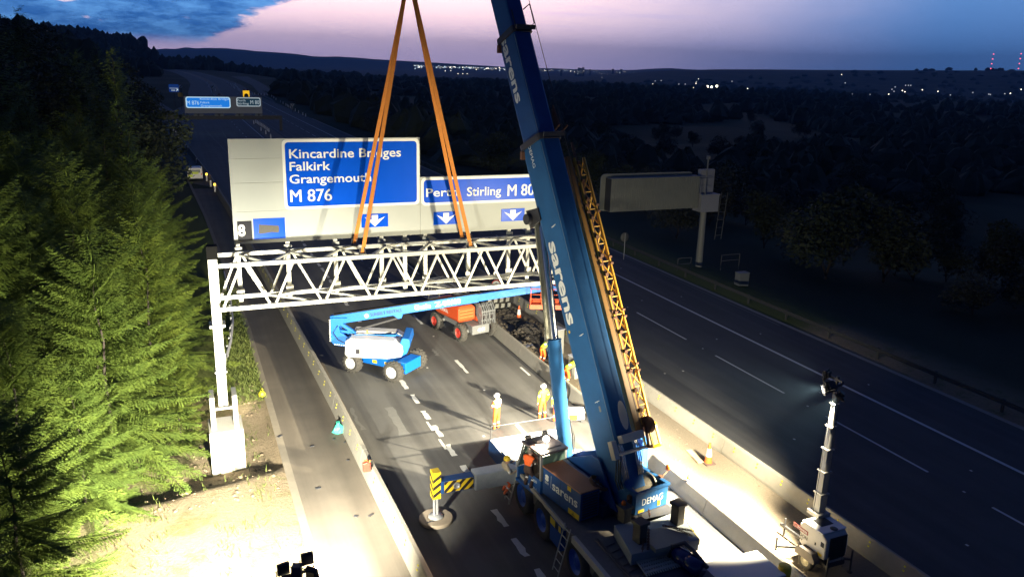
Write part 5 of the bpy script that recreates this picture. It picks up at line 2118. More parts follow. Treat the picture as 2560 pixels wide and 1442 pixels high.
def message_plate(m_, x0, x1, z0, z1, Y):
    w_, h_ = x1 - x0, z1 - z0
    m_.box((x0, Y, z0), (x1, Y + .25, z1))
    m_.k = 1
    r = w_ * .34
    m_.prism([(w_ / 2 + r * math.cos(R(a)), h_ * .22 + r * math.sin(R(a))) for a in range(0, 181, 15)] + [(w_ * .16, 0), (w_ * .84, 0)], (x0, Y - .02, z0), X_, Z_, (0, .02, 0))
    for s_ in (.2, .8):
        m_.tube((x0 + w_ * s_, Y, z1), (x0 + w_ * s_, Y, z1 + .5), .22, n=8)


far_sign('lit yellow works vehicle board among the far cones', 615, 227, 243, 607, 624, 300, [MSGY, mat('dark amber', (.12, .04, .01), .5)], message_plate, 'message board', 'message_board')


def tri_plate(m_, x0, x1, z0, z1, Y):
    w_, h_ = x1 - x0, z1 - z0
    m_.prism([(0, h_), (w_, h_), (w_ / 2, 0)], (x0, Y, z0), X_, Z_, (0, .05, 0))
    m_.k = 1
    m_.prism([(w_ * .3, h_ * .75), (w_ * .7, h_ * .75), (w_ * .5, h_ * .3)], (x0, Y - .01, z0), X_, Z_, (0, .01, 0))


far_sign('small white give way triangle beside the right line of marker posts', 731, 260, 268, 725, 737, 270, [mat('dim white tri', (.6, .6, .58), .5), HBLK], tri_plate)

# white van with hazard markings on the hard shoulder
vp = G(489, 453)
vn = thing('parked_van', 'small white van with yellow hazard markings parked on the far hard shoulder', 'van', (vp.x, vp.y, 0))
m_ = MB()
pts = [(-.95, .35), (.95, .35), (.95, 1.0), (.82, 1.72), (-.82, 1.72), (-.95, 1.0)]
m_.loft([[V((vp.x + a, vp.y + .0, z)) for a, z in pts], [V((vp.x + a, vp.y + 2.9, z)) for a, z in pts], [V((vp.x + a, vp.y + 3.5, 1.05 if z > 1.1 else z)) for a, z in pts], [V((vp.x + a * .95, vp.y + 4.3, .95 if z > .9 else z)) for a, z in pts]])
VW = mat('van white', (.55, .55, .55), .4, var=.05)
bo = part('body', m_, VW, vn, bevel=.06)
m_ = MB()
m_.box((vp.x - .68, vp.y - .012, 1.12), (vp.x + .68, vp.y - .002, 1.55))
part('rear_window', m_, mat('van glass', (.1, .12, .1), .2), bo)
m_ = MB()
m_.box((vp.x - .9, vp.y - .012, .55), (vp.x - .3, vp.y - .002, .9))
m_.box((vp.x - .45, vp.y - .02, .95), (vp.x + .45, vp.y - .002, 1.25))
part('hazard_panel', m_, mat('van hi vis', (.5, .6, .02), .5), bo)
m_ = MB()
m_.box((vp.x - .7, vp.y + .5, 1.72), (vp.x + .7, vp.y + .8, 1.84))
part('light_bar', m_, mat('blue grey bar', (.1, .14, .35), .4), bo)
for x in (-.88, .88):
    for y in (.7, 3.4):
        wheel('wheel', (vp.x + x, vp.y + y, .32), (1 if x > 0 else -1, 0, 0), .32, .2, STEELG, vn)
    m_ = MB()
    m_.box((vp.x + x * .93 - .06, vp.y - .015, .8), (vp.x + x * .93 + .06, vp.y - .002, 1.05))
    part('rear_lamp', m_, HRED, bo)

# ------------------------------------------------------------------ marker posts and cones
WPOST = mat('marker post white', (.85, .85, .82), .4, var=.03)
mp = []


def marker(p, h, label, group, lamp=False):
    o = thing('marker_post', label, 'marker post', (p.x, p.y, 0), group)
    m_ = MB()
    m_.tube((p.x, p.y, .02), (p.x, p.y, h), .13, .10, n=8)
    part('cylinder', m_, WPOST, o)
    m_ = MB()
    m_.box((p.x - .25, p.y - .25, 0), (p.x + .25, p.y + .25, .05))
    part('base', m_, BLACK, o)
    if lamp:
        m_ = MB()
        m_.tube((p.x, p.y, h), (p.x, p.y, h + .25), .13, n=8)
        part('warning_lamp', m_, AMBERL, o)
    return o


def zq(pts):
    return [(340 + x / 4.2417, 160 + y / 4.2417) for x, y in pts]


for i, (x, y) in enumerate(zq([(400, 712), (425, 756), (450, 796), (475, 836), (502, 868), (525, 908), (550, 926), (645, 1058), (697, 1152), (753, 1245), (795, 1305), (840, 1360)])):
    marker(G(x, y), .85, 'white marker post with amber lamp in the line along the far hard shoulder' if i in (9, 11) else 'plain white marker post in the line along the far hard shoulder', 'marker posts along the far hard shoulder', i in (9, 11))
for x, y in zq([(1250, 640), (1272, 632), (1288, 640), (1303, 650), (1318, 660), (1333, 668), (1348, 678), (1363, 690), (1378, 700), (1393, 712), (1410, 724), (1327, 712), (1378, 748), (1430, 790)]):
    marker(G(x, y), .9, 'white marker post in the central reserve below the far gantry', 'marker posts in the central reserve')
for x, y in zq([(1215, 328), (1232, 330), (1260, 330), (1297, 333), (1328, 334), (1360, 336), (1393, 336), (1440, 350), (1462, 366), (1485, 384), (1533, 411), (1560, 428), (1590, 446), (1605, 455), (1620, 464), (1638, 474), (1656, 486), (1690, 505), (1725, 524), (1770, 547), (1800, 562)]):
    marker(G(x, y), .9, 'white marker post in the long line down the right verge', 'marker posts on the right verge')
for x, y in zq([(965, 206), (980, 215), (1000, 228), (1016, 242), (1032, 256), (1046, 268), (1052, 225), (1062, 245), (1075, 262), (1084, 282), (1095, 292), (1108, 305), (755, 212), (768, 250), (842, 292)]):
    marker(G(x, y), 1.3, 'tiny white cone in the far lines that close the lanes', 'far cones')


def cone(px, py, label, h=.95):
    p = G(px, py)
    o = thing('traffic_cone', label, 'cone', p)
    m_ = MB()
    m_.box((p.x - .24, p.y - .24, 0), (p.x + .24, p.y + .24, .05))
    part('base', m_, mat('cone base', (.10, .07, .06), .8, var=.2), o)
    r0, r1 = .17, .045

    def rr_(f):
        return r0 + (r1 - r0) * f
    for f0, f1 in ((0, .33), (.72, 1.0)):
        m_ = MB()
        m_.tube((p.x, p.y, .05 + f0 * (h - .05)), (p.x, p.y, .05 + f1 * (h - .05)), rr_(f0), rr_(f1), n=18)
        part('cone_band', m_, CONE_O, o)
    m_ = MB()
    m_.tube((p.x, p.y, .05 + .33 * (h - .05)), (p.x, p.y, .05 + .72 * (h - .05)), rr_(.33) + .006, rr_(.72) + .006, n=18)
    part('reflective_sleeve', m_, REFL, o)


cone(1770, 1157, 'brightly lit orange and white cone beside a plank on the central gravel')
cone(1297, 798, 'dim orange and white cone among rubble beyond the cabinets')

# ------------------------------------------------------------------ loose things
def plankish(name, a, b_, wd, th, m, label, cat):
    mb = MB()
    mb.bar(a, b_, wd, th)
    return solo(name, mb, m, (V(a) + V(b_)) / 2, label, cat)


a, b_ = G(1722, 1124, .04), G(1752, 1156, .04)
plankish('plank', a, b_, .26, .05, mat('dusty timber', (.42, .36, .22), .8, var=.2, scale=5), 'pale timber plank lying on the gravel beside the bright cone', 'plank')
p = G(917, 1177, .8)
jc = thing('jerry_can', 'red plastic jerry can standing on the concrete barrier', 'jerry can', p)
m_ = MB()
m_.prism([(-.15, 0), (.15, 0), (.15, .34), (.02, .42), (-.15, .38)], p + V((0, -.09, 0)), X_, Z_, (0, .18, 0))
part('can_body', m_, REDP, jc, bevel=.03)
m_ = MB()
m_.pipe([p + V((-.11, 0, .39)), p + V((-.09, 0, .47)), p + V((.02, 0, .48)), p + V((.03, 0, .42))], .016)
m_.tube(p + V((.10, 0, .36)), p + V((.15, 0, .45)), .03, n=8)
part('handle', m_, CONE_O, jc)
p = G(846, 1082)
m_ = MB()
rings = []
rb = random.Random(5)
for z, r in ((0, .16), (.08, .24), (.2, .25), (.32, .20), (.42, .09), (.5, .06), (.56, .11)):
    rings.append([p + V((math.cos(i * .6283) * r * (1 + rb.uniform(-.25, .25)), math.sin(i * .6283) * r * .8 * (1 + rb.uniform(-.25, .25)), z)) for i in range(10)])
m_.loft(rings)
solo('plastic_bag', m_, TEAL, p, 'crumpled teal plastic bag on the hard shoulder against the barrier', 'bag')
p = G(655, 988)
m_ = MB()
m_.lathe([(.001, 0), (.16, 0), (.17, .1), (.13, .2), (.06, .26), (.001, .26)], p + V((0, 0, -.03)), (0, 0, 1), 9, False)
m_.pipe([p + V((-.05, 0, .24)), p + V((-.04, 0, .36)), p + V((.04, 0, .36)), p + V((.05, 0, .24))], .015)
solo('yellow_tub', m_, YELP, p, 'small yellow tub with handle on the earth beside the hard shoulder', 'tub')
p = G(962, 1232)
wl = thing('work_lamp', 'small black work lamp on the road at the foot of the barrier', 'lamp', p)
m_ = MB()
m_.boxc(p + V((0, 0, .28)), (.22, .12, .24), Matrix.Rotation(.4, 3, 'Z'))
part('lamp_housing', m_, BLACK, wl, bevel=.02)
m_ = MB()
m_.pipe([p + V((-.15, .1, 0)), p + V((-.13, 0, .3)), p + V((.13, 0, .3)), p + V((.15, -.1, 0))], .018)
part('lamp_frame', m_, RUST, wl)
p = G(1722, 1196, .86)
m_ = MB()
m_.lathe([(.001, 0), (.09, 0), (.08, .05), (.04, .16), (.001, .2)], p, (0, 0, 1), 10)
solo('small_marker', m_, YELP, p, 'tiny yellow marker standing on the barrier next to the crane rear', 'marker')
m_ = MB()
for px, py in ((870, 1150), (862, 1105), (795, 1220), (890, 1290), (927, 1287), (835, 1098), (700, 1090), (780, 1115)):
    p = G(px, py, .01)
    m_.boxc(p + V((0, 0, .015)), (rnd.uniform(.06, .25), rnd.uniform(.05, .12), .03), Matrix.Rotation(rnd.uniform(0, 3), 3, 'Z'))
solo('debris', m_, STEELD, (0, 0, 0), 'scattered scraps on the hard shoulder', 'debris', kind='stuff')
# stones on the median and earth clods in the excavation
m_ = MB()
rs = random.Random(11)


def stone(m_, p, r):
    n = 6
    rings = []
    for z, k in ((-.5, .5), (0, 1), (.45, .8), (.7, .3)):
        rings.append([V(p) + V((math.cos(i * 6.283 / n) * r * k * rs.uniform(.6, 1.2), math.sin(i * 6.283 / n) * r * k * rs.uniform(.6, 1.2), z * r)) for i in range(n)])
    m_.loft(rings)


for i in range(900):
    y = rs.uniform(14, 60)
    x = rs.uniform(17.85, 20.9)
    stone(m_, (x, y, .0), rs.uniform(.015, .06) * (1.0 if y < 36 else 1.5))
solo('loose_stones', m_, GRAVEL, (0, 0, 0), 'loose stones scattered on the central gravel', 'stones', kind='stuff')
m_ = MB()
for i in range(520):
    px, py = rs.gauss(1322, 20), rs.gauss(838, 11)
    p = G(px, py, 0)
    f = max(0, 1 - ((px - 1322) / 45) ** 2 - ((py - 838) / 25) ** 2)
    stone(m_, (p.x, p.y, .55 * f * rs.random()), rs.uniform(.06, .2))
for i in range(420):
    f = rs.random()
    p = G(1262 + 70 * f + rs.gauss(0, 9), 775 + 70 * f + rs.gauss(0, 7), 0)
    stone(m_, (p.x, p.y, .1 * rs.random()), rs.uniform(.06, .22))
solo('rubble', m_, mat('broken rubble', (.10, .085, .068), .9, var=.4, scale=5), (0, 0, 0), 'heap of broken concrete rubble on the central reserve', 'rubble', kind='stuff')
m_ = MB()
for i in range(900):
    x, y = rs.uniform(-2.5, 2.6), rs.uniform(29, 41)
    stone(m_, (x, y, height(x, y) - .01), .02 + .09 * rs.random() ** 3)
solo('earth_clods', m_, mat('earth clod', (.17, .13, .08), .95, var=.35, scale=7), (0, 0, 0), 'clods of earth round the gantry foundation', 'earth', kind='stuff')
# ground sheet, cabinets, compressor, chevron board, small sign
q = [G(x, y, .03) for x, y in ((1288, 848), (1312, 842), (1334, 862), (1306, 872))]
m_ = MB()
m_.add([tuple(p) for p in q] + [(p.x, p.y, p.z + .04) for p in q], [(3, 2, 1, 0), (4, 5, 6, 7), (0, 1, 5, 4), (1, 2, 6, 5), (2, 3, 7, 6), (3, 0, 4, 7)])
solo('cover_board', m_, mat('bluish board', (.10, .11, .16), .6, var=.2), q[0], 'flat bluish cover board lying in the central reserve beside the rubble', 'board')


def cabinet(p, sx_, sy_, h, label, rz):
    o = thing('electrical_cabinet', label, 'cabinet', p)
    Fc = Matrix.Translation(p) @ Matrix.Rotation(rz, 4, 'Z')
    m_ = MB(Fc)
    m_.box((-sx_ / 2, -sy_ / 2, 0), (sx_ / 2, sy_ / 2, h))
    part('housing', m_, mat('electrical grey', (.26, .26, .24), .6, var=.12, scale=3), o, bevel=.015)
    m_ = MB(Fc)
    m_.box((-sx_ / 2 - .03, -sy_ / 2 - .03, h), (sx_ / 2 + .03, sy_ / 2 + .03, h + .05))
    part('lid', m_, mat('electrical lid', (.30, .31, .36), .5, var=.1), o)
    m_ = MB(Fc)
    m_.box((-sx_ / 2 - .008, -.01, .1), (-sx_ / 2 - .002, .01, h - .1))
    m_.box((-sx_ / 2 - .03, .06, h * .5), (-sx_ / 2 - .002, .1, h * .62))
    part('door_handle', m_, STEELD, o)


cabinet(G(1384, 884), 1.0, .6, 1.5, 'tall grey electrical cabinet with bluish lid next to the stooping worker', .2)
cabinet(G(1444, 940), .9, .6, 1.2, 'second grey cabinet half hidden behind the raised crane boom', .2)
p = G(1436, 1048)
cm = thing('compressor', 'small white compressor with an orange panel on the road beyond the luffing cylinder', 'compressor', p)
Fc = Matrix.Translation(p) @ Matrix.Rotation(-.35, 4, 'Z')
m_ = MB(Fc)
m_.box((-.45, -.3, .08), (.45, .3, .55))
part('housing', m_, WHITE, cm, bevel=.06)
m_ = MB(Fc)
m_.box((-.47, -.25, .15), (-.451, .25, .45))
m_.box((-.3, -.32, .12), (.1, -.301, .38))
part('side_panel', m_, LIFTO, cm)
m_ = MB(Fc)
m_.pipe([(-.3, 0, .55), (-.28, 0, .66), (.28, 0, .66), (.3, 0, .55)], .02)
for x in (-.35, .35):
    m_.tube((x, -.34, .1), (x, .34, .1), .1, n=12)
part('handle', m_, STEELD, cm)
p = G(1246, 775)
bdn = thing('barrier_board', 'low black and white chequered barrier board across the central reserve', 'barrier board', p)
m_ = MB()
m_.box((p.x - .9, p.y, .05), (p.x + .9, p.y + .06, 1.0))
part('board', m_, HBLK, bdn)
m_ = MB()
for i in range(4):
    for j in range(2):
        x = p.x - .8 + i * .44 + .1 * j
        z = .55 - j * .42
        m_.prism([(0, 0), (.26, .03), (.28, .3), (.04, .33)], (x, p.y - .006, z), X_, Z_, (0, .005, 0))
part('white_square', m_, mat('dim white', (.42, .42, .38), .6), bdn)
p = G(1240, 712, 1.35)
nd = thing('road_sign', 'round white sign with red rim standing in the central reserve behind the truss', 'sign', (p.x, p.y, 0))
m_ = MB()
m_.lathe([(.001, 0), (.30, 0), (.30, .01), (.001, .01)], p + V((0, -.012, 0)), (0, 1, 0), 24)
m_.k = 1
m_.lathe([(.30, 0), (.38, 0), (.38, .02), (.30, .02)], p + V((0, -.012, 0)), (0, 1, 0), 24)
m_.k = 2
m_.pipe([p + V((-.1, -.02, -.15)), p + V((-.1, -.02, .08)), p + V((0, -.02, .15)), p + V((.1, -.02, .06))], .03)
part('sign_plate', m_, [SIGNW, HRED, HBLK], nd)
m_ = MB()
m_.tube((p.x, p.y + .04, 0), (p.x, p.y + .04, p.z), .03, n=8)
m_.box((p.x - .35, p.y - .2, 0), (p.x + .35, p.y + .3, .06))
part('post', m_, STEELG, nd)

# ------------------------------------------------------------------ people


def person(label, p, yaw, J={}, top=HIVIS, legs=ORANGE, helmet=True, shade=None, hair=None, vest=None):
    """one skinned body; joints are (x right, y forward, z up) in metres"""
    j = dict(pelvis=(0, 0, .97), spine=(0, .01, 1.15), chest=(0, 0, 1.36), neck=(0, -.01, 1.52), jaw=(0, .04, 1.58), head=(0, .02, 1.67), crown=(0, .0, 1.76),
             shl=(-.19, -.01, 1.45), ell=(-.26, -.03, 1.17), wrl=(-.25, .06, .93), hal=(-.24, .09, .85),
             shr=(.19, -.01, 1.45), elr=(.26, -.03, 1.17), wrr=(.25, .06, .93), har=(.24, .09, .85),
             hil=(-.10, 0, .92), knl=(-.12, .03, .51), anl=(-.13, -.01, .10), tol=(-.15, .17, .045),
             hir=(.10, 0, .92), knr=(.12, .03, .51), anr=(.13, -.01, .10), tor=(.15, .17, .045))
    j.update(J)
    j = {k: V(v) for k, v in j.items()}
    rad = dict(pelvis=.155, spine=.15, chest=.165, neck=.062, jaw=.075, head=.098, crown=.07, shl=.085, ell=.062, wrl=.042, hal=.040, hil=.105, knl=.078, anl=.058, tol=.045)
    for k in ('sh', 'el', 'wr', 'ha', 'hi', 'kn', 'an', 'to'):
        rad[k + 'r'] = rad[k + 'l']
    bones = [('pelvis', 'spine', 'T'), ('spine', 'chest', 'T'), ('chest', 'neck', 'T'), ('neck', 'jaw', 'S'), ('jaw', 'head', 'S'), ('head', 'crown', 'S'),
             ('chest', 'shl', 'T'), ('shl', 'ell', 'T'), ('ell', 'wrl', 'T'), ('wrl', 'hal', 'S'), ('chest', 'shr', 'T'), ('shr', 'elr', 'T'), ('elr', 'wrr', 'T'), ('wrr', 'har', 'S'),
             ('pelvis', 'hil', 'L'), ('hil', 'knl', 'L'), ('knl', 'anl', 'L'), ('anl', 'tol', 'B'), ('pelvis', 'hir', 'L'), ('hir', 'knr', 'L'), ('knr', 'anr', 'L'), ('anr', 'tor', 'B')]
    fwd = (j['jaw'] - j['neck'])
    fwd = V((fwd.x, fwd.y, 0))
    fwd = fwd.normalized() if fwd.length > .01 else V((0, 1, 0))
    side = V((fwd.y, -fwd.x, 0))
    j['nose'] = j['head'].lerp(j['jaw'], .35) + fwd * .12
    rad['nose'] = .016
    bones.append(('head', 'nose', 'S'))
    for s_, k in ((-1, 'earl'), (1, 'earr')):
        j[k] = j['head'].lerp(j['jaw'], .3) + side * s_ * .10
        rad[k] = .018
        bones.append(('head', k, 'S'))
    for h_, w_, sgn in (('hal', 'wrl', -1), ('har', 'wrr', 1)):
        d = (j[h_] - j[w_]).normalized()
        s0 = d.cross(V((0, 1, 0))) if abs(d.y) < .9 else V((1, 0, 0))
        s0 = d.cross(s0).normalized() if True else s0
        c0 = d.cross(s0)
        for i, L in enumerate((.07, .078, .072, .055)):
            b0 = j[h_] + s0 * (.027 - .018 * i) + d * .02
            a, b_, c = h_ + 'f%da' % i, h_ + 'f%db' % i, h_ + 'f%dc' % i
            j[a] = b0 + d * L * .1
            j[b_] = b0 + d * L * .6 + c0 * .008 * -sgn
            j[c] = b0 + d * L * .95 + c0 * .03 * -sgn
            rad[a], rad[b_], rad[c] = .010, .009, .008
            bones += [(h_, a, 'S'), (a, b_, 'S'), (b_, c, 'S')]
        a, b_ = h_ + 'ta', h_ + 'tb'
        j[a] = j[w_].lerp(j[h_], .5) + s0 * .045
        j[b_] = j[h_] + s0 * .062 + d * .02
        rad[a], rad[b_] = .012, .010
        bones += [(w_, a, 'S'), (a, b_, 'S')]
    names = list(j)
    me = bpy.data.meshes.new('person')
    me.from_pydata([j[n] for n in names], [(names.index(a), names.index(b_)) for a, b_, _ in bones], [])
    o = bpy.data.objects.new('person', me)
    COL.objects.link(o)
    sk_ = o.modifiers.new('skin', 'SKIN')
    sk_.use_smooth_shade = True
    for i, n in enumerate(names):
        sv = me.skin_vertices[0].data[i]
        sv.radius = (rad[n], rad[n] * (.78 if n in ('pelvis', 'spine', 'chest') else 1))
        sv.use_root = n == 'pelvis'
    ss_ = o.modifiers.new('sub', 'SUBSURF')
    ss_.levels = ss_.render_levels = 1
    dg = bpy.context.evaluated_depsgraph_get()
    nm = bpy.data.meshes.new_from_object(o.evaluated_get(dg))
    o.modifiers.clear()
    o.data = nm
    bpy.data.meshes.remove(me)
    nm.name = 'person'
    nm.materials.clear()
    for m in (top, legs, SKIN, BOOT, REFL, vest or top):
        nm.materials.append(m)
    segs = [(j[a], j[b_], c, a, b_) for a, b_, c in bones]
    for f in nm.polygons:
        c = f.center
        best, bk_ = 1e9, 0
        for a, b_, k, na, nb in segs:
            ab = b_ - a
            t_ = max(0, min(1, (c - a).dot(ab) / max(ab.dot(ab), 1e-9)))
            dist = (c - a - ab * t_).length / (rad[na] + (rad[nb] - rad[na]) * t_ + .02)
            if dist < best:
                best = dist
                idx = {'T': 0, 'L': 1, 'S': 2, 'B': 3}[k]
                if k == 'L' and na[:2] == 'kn' and .30 < t_ < .46:
                    idx = 4
                if k == 'T' and nb in ('ell', 'elr') and .55 < t_ < .72:
                    idx = 4
                if k == 'T' and na == 'spine' and .1 < t_ < .32:
                    idx = 4
                if k == 'T' and na in ('spine', 'chest') and vest and idx == 0:
                    idx = 5
                bk_ = idx
        f.material_index = bk_
        f.use_smooth = True
    o.location = p
    o.rotation_euler = (0, 0, yaw)
    ORG[o.name] = V((0, 0, 0))
    props(o, label, 'person')
    up_ = (j['crown'] - j['jaw']).normalized()
    if helmet:
        m_ = MB()
        b0 = j['head'] + up_ * .02
        m_.lathe([(.125, -.01), (.128, .02), (.115, .075), (.08, .12), (.035, .142), (.001, .146)], b0, up_, 18)
        m_.lathe([(.128, .0), (.15, -.004), (.15, .008), (.128, .014)], b0 + fwd * .02, up_, 18)
        part('hard_hat', m_, shade or WHITE, o)
    if hair:
        m_ = MB()
        m_.sphere(j['head'] + up_ * .025 - fwd * .015, .112, 12, (1, 1, .95))
        part('hair', m_, hair, o)
    m_ = MB()
    for s_ in (-1, 1):
        m_.sphere(j['head'] + fwd * .088 + side * s_ * .034 + up_ * -.005, .012, 8)
    part('eyes', m_, BLACK, o)
    return o


ZR = .004
person('worker in orange and pale hi vis standing left of the others, arms folded', G(1241, 1074, ZR), R(25),
       dict(ell=(-.27, .04, 1.2), wrl=(-.10, .24, 1.18), hal=(-.02, .26, 1.2), elr=(.27, .04, 1.2), wrr=(.10, .25, 1.22), har=(.02, .28, 1.25), tol=(-.2, .15, .045)), top=ORANGE, legs=ORANGE, vest=mat('pale hi vis', (.72, .62, .42), .7))
person('worker in yellow hi vis jacket and orange trousers standing with his back to the crane', G(1356, 1048, ZR), R(8), dict(knl=(-.15, .03, .51), anl=(-.17, -.01, .1), tol=(-.2, .16, .045), ell=(-.29, -.05, 1.18), elr=(.29, -.05, 1.18)))
person('worker in yellow hi vis jacket mostly hidden behind the luffing cylinder', G(1392, 1056, ZR), R(-20))
# stooping at the cabinet
bend = dict(pelvis=(0, -.05, .93), spine=(.02, .12, 1.06), chest=(.05, .33, 1.18), neck=(.08, .50, 1.22), jaw=(.09, .57, 1.19), head=(.09, .62, 1.24), crown=(.09, .66, 1.31),
            shl=(-.14, .40, 1.18), ell=(-.12, .58, .98), wrl=(-.04, .78, .95), hal=(-.02, .86, .95), shr=(.26, .36, 1.18), elr=(.28, .56, 1.0), wrr=(.16, .78, .98), har=(.12, .86, .98),
            hil=(-.1, -.05, .88), hir=(.1, -.05, .88), knl=(-.14, .08, .49), knr=(.12, .05, .48), anl=(-.18, -.06, .10), anr=(.12, -.14, .10), tol=(-.2, .12, .045), tor=(.14, .04, .045))
person('worker in yellow jacket and orange trousers stooping over the tall grey cabinet', G(1356, 908, ZR), R(-62), bend)
person('worker in pale yellow jacket bending between the grey cabinets and the boom', G(1416, 962, ZR), R(-75), bend)
climb = dict(pelvis=(0, 0, .72), spine=(0, .03, .92), chest=(0, .06, 1.12), neck=(0, .08, 1.28), jaw=(0, .13, 1.34), head=(0, .11, 1.43), crown=(0, .09, 1.52),
             shl=(-.19, .05, 1.21), ell=(-.30, .16, 1.0), wrl=(-.26, .36, 1.1), hal=(-.25, .42, 1.14), shr=(.19, .05, 1.21), elr=(.28, .14, .96), wrr=(.2, .34, .98), har=(.18, .41, 1.0),
             hil=(-.1, 0, .68), hir=(.1, 0, .68), knl=(-.15, .24, .42), knr=(.14, .2, .44), anl=(-.15, .02, .10), anr=(.14, -.04, .10), tol=(-.16, .2, .045), tor=(.15, .14, .045))
person('bare headed worker in orange vest and dark harness crouching at the open crane cab', FSP(-1.50, 2.05, DZ - .02), SAZ - R(70), climb, top=mat('dark work top', (.05, .03, .025), .8), legs=mat('dark work trousers', (.06, .035, .03), .8), helmet=False, hair=mat('grey hair', (.16, .14, .12), .8), vest=ORANGE)
person('worker with yellow hard hat climbing the ladder beside the outrigger below the cab', V((10.36, 25.05, .60)), R(-90), climb, top=mat('tan jacket', (.5, .42, .3), .8), legs=CONE_O, shade=HYEL)

# ------------------------------------------------------------------ trees


def spruce_mesh(seed, H, Rm, fine=True, zb=.5):
    """whorls of long boughs; each bough is a drooping frond of side twigs with needle sprays"""
    r = random.Random(seed)
    mb = MB()
    vs, fs = mb.v, mb.f

    def quad(a, b_, c, d):
        o = len(vs)
        vs.extend((a, b_, c, d))
        fs.append((o, o + 1, o + 2, o + 3))
    z = zb
    while z < H - .12:
        f = (z - zb) / (H - zb)
        Lb = Rm * (1 - f) ** .75 * (.72 + .38 * min(1, f * 5)) + .15
        nb_ = 8 if f < .9 else 4
        a0 = r.uniform(0, 6.28)
        for b_ in range(nb_):
            az = a0 + 6.2832 * b_ / nb_ + r.uniform(-.45, .45)
            L = Lb * r.choice((r.uniform(.5, .8), r.uniform(.85, 1.25)))
            ux, uy = math.cos(az), math.sin(az)
            el = -.12 + .75 * f + r.uniform(-.16, .14)
            n = max(4, int(L / (.115 if fine else .30)))
            zz = z + r.uniform(-.2, .2)
            prev = None
            bend = r.uniform(-.18, .18)
            for i in range(n + 1):
                q_ = i / n
                s_ = L * q_
                side = bend * s_ * q_
                hx, hy = ux * s_ - uy * side, uy * s_ + ux * side
                dz = s_ * el - .085 * s_ * s_ * (1 - f) + .30 * L * q_ ** 3 * .55
                P = (hx, hy, zz + dz)
                if prev:
                    w_ = .02 * (1 - q_) + .006
                    quad((prev[0] - uy * w_, prev[1] + ux * w_, prev[2]), (prev[0] + uy * w_, prev[1] - ux * w_, prev[2]), (P[0] + uy * w_, P[1] - ux * w_, P[2]), (P[0] - uy * w_, P[1] + ux * w_, P[2]))
                prev = P
                if q_ < .10:
                    continue
                tl = (.16 + .34 * min(L, 3.2) ** .55 * max(0, 1 - q_) ** .65 * min(1, q_ * 3.2)) * r.uniform(.8, 1.2)
                for sd in (-1, 1):
                    ca, sa = .66, .75 * sd
                    dx, dy_ = ux * ca - uy * sa, uy * ca + ux * sa
                    dzz = -.42 + .30 * f + .25 * q_ + r.uniform(-.22, .10)
                    sxv, syv = -dy_, dx
                    if not fine:
                        w_ = tl * .24
                        quad(P, (P[0] + dx * tl * .5 + sxv * w_, P[1] + dy_ * tl * .5 + syv * w_, P[2] + dzz * tl * .5), (P[0] + dx * tl, P[1] + dy_ * tl, P[2] + dzz * tl * 1.2), (P[0] + dx * tl * .5 - sxv * w_, P[1] + dy_ * tl * .5 - syv * w_, P[2] + dzz * tl * .5 - .03))
                        continue
                    m = max(2, int(tl / .062))
                    for k in range(1, m + 1):
                        g = k / m
                        bx, by, bz = P[0] + dx * tl * g, P[1] + dy_ * tl * g, P[2] + dzz * tl * g * (1 + .4 * g)
                        nl = .135 * (1.2 - .5 * g) * r.uniform(.8, 1.25)
                        for s2 in (-1, 1):
                            ex_, ey_ = dx * .74 + sxv * .6 * s2, dy_ * .74 + syv * .6 * s2
                            tz = r.uniform(-.06, .02)
                            wv = .017
                            quad((bx, by, bz), (bx + ex_ * nl * .5 - ey_ * wv, by + ey_ * nl * .5 + ex_ * wv, bz + tz * .4 + .008), (bx + ex_ * nl, by + ey_ * nl, bz + tz), (bx + ex_ * nl * .5 + ey_ * wv, by + ey_ * nl * .5 - ex_ * wv, bz + tz * .4 - .014))
        z += (.60 if fine else .6) * (1.1 - .55 * f) * r.uniform(.8, 1.2)
    mb.mi = [0] * len(fs)
    mb.sm = [False] * len(fs)
    return mb


def trunk_mesh(H, r0, limbs=0, seed=0):
    mb = MB()
    r = random.Random(seed)
    pts = [V((r.uniform(-.03, .03) * i, r.uniform(-.03, .03) * i, -1.2 + (H + 1.2) * i / 7)) for i in range(8)]
    for i in range(7):
        k = r0 * (1 - i / 7.4)
        mb.tube(pts[i], pts[i + 1], k, r0 * (1 - (i + 1) / 7.4), n=8, caps=False)
    for i in range(limbs):
        a = r.uniform(0, 6.28)
        b_ = pts[2 + i % 4]
        e = b_ + V((math.cos(a), math.sin(a), 1.1)) * H * .26
        mb.tube(b_, e, r0 * .42, r0 * .12, n=6, caps=False)
    return mb


def tree(name, label, group, crown_mb, trunk_mb, m, loc, rz=0, sc_=1.0):
    o = thing(name, label, 'tree', (0, 0, 0), group)
    part('crown', crown_mb, m, o, recalc=False)
    part('trunk', trunk_mb, BARK, o)
    kids(o)
    o.location = loc
    o.rotation_euler = (0, 0, rz)
    o.scale = (sc_,) * 3
    return o


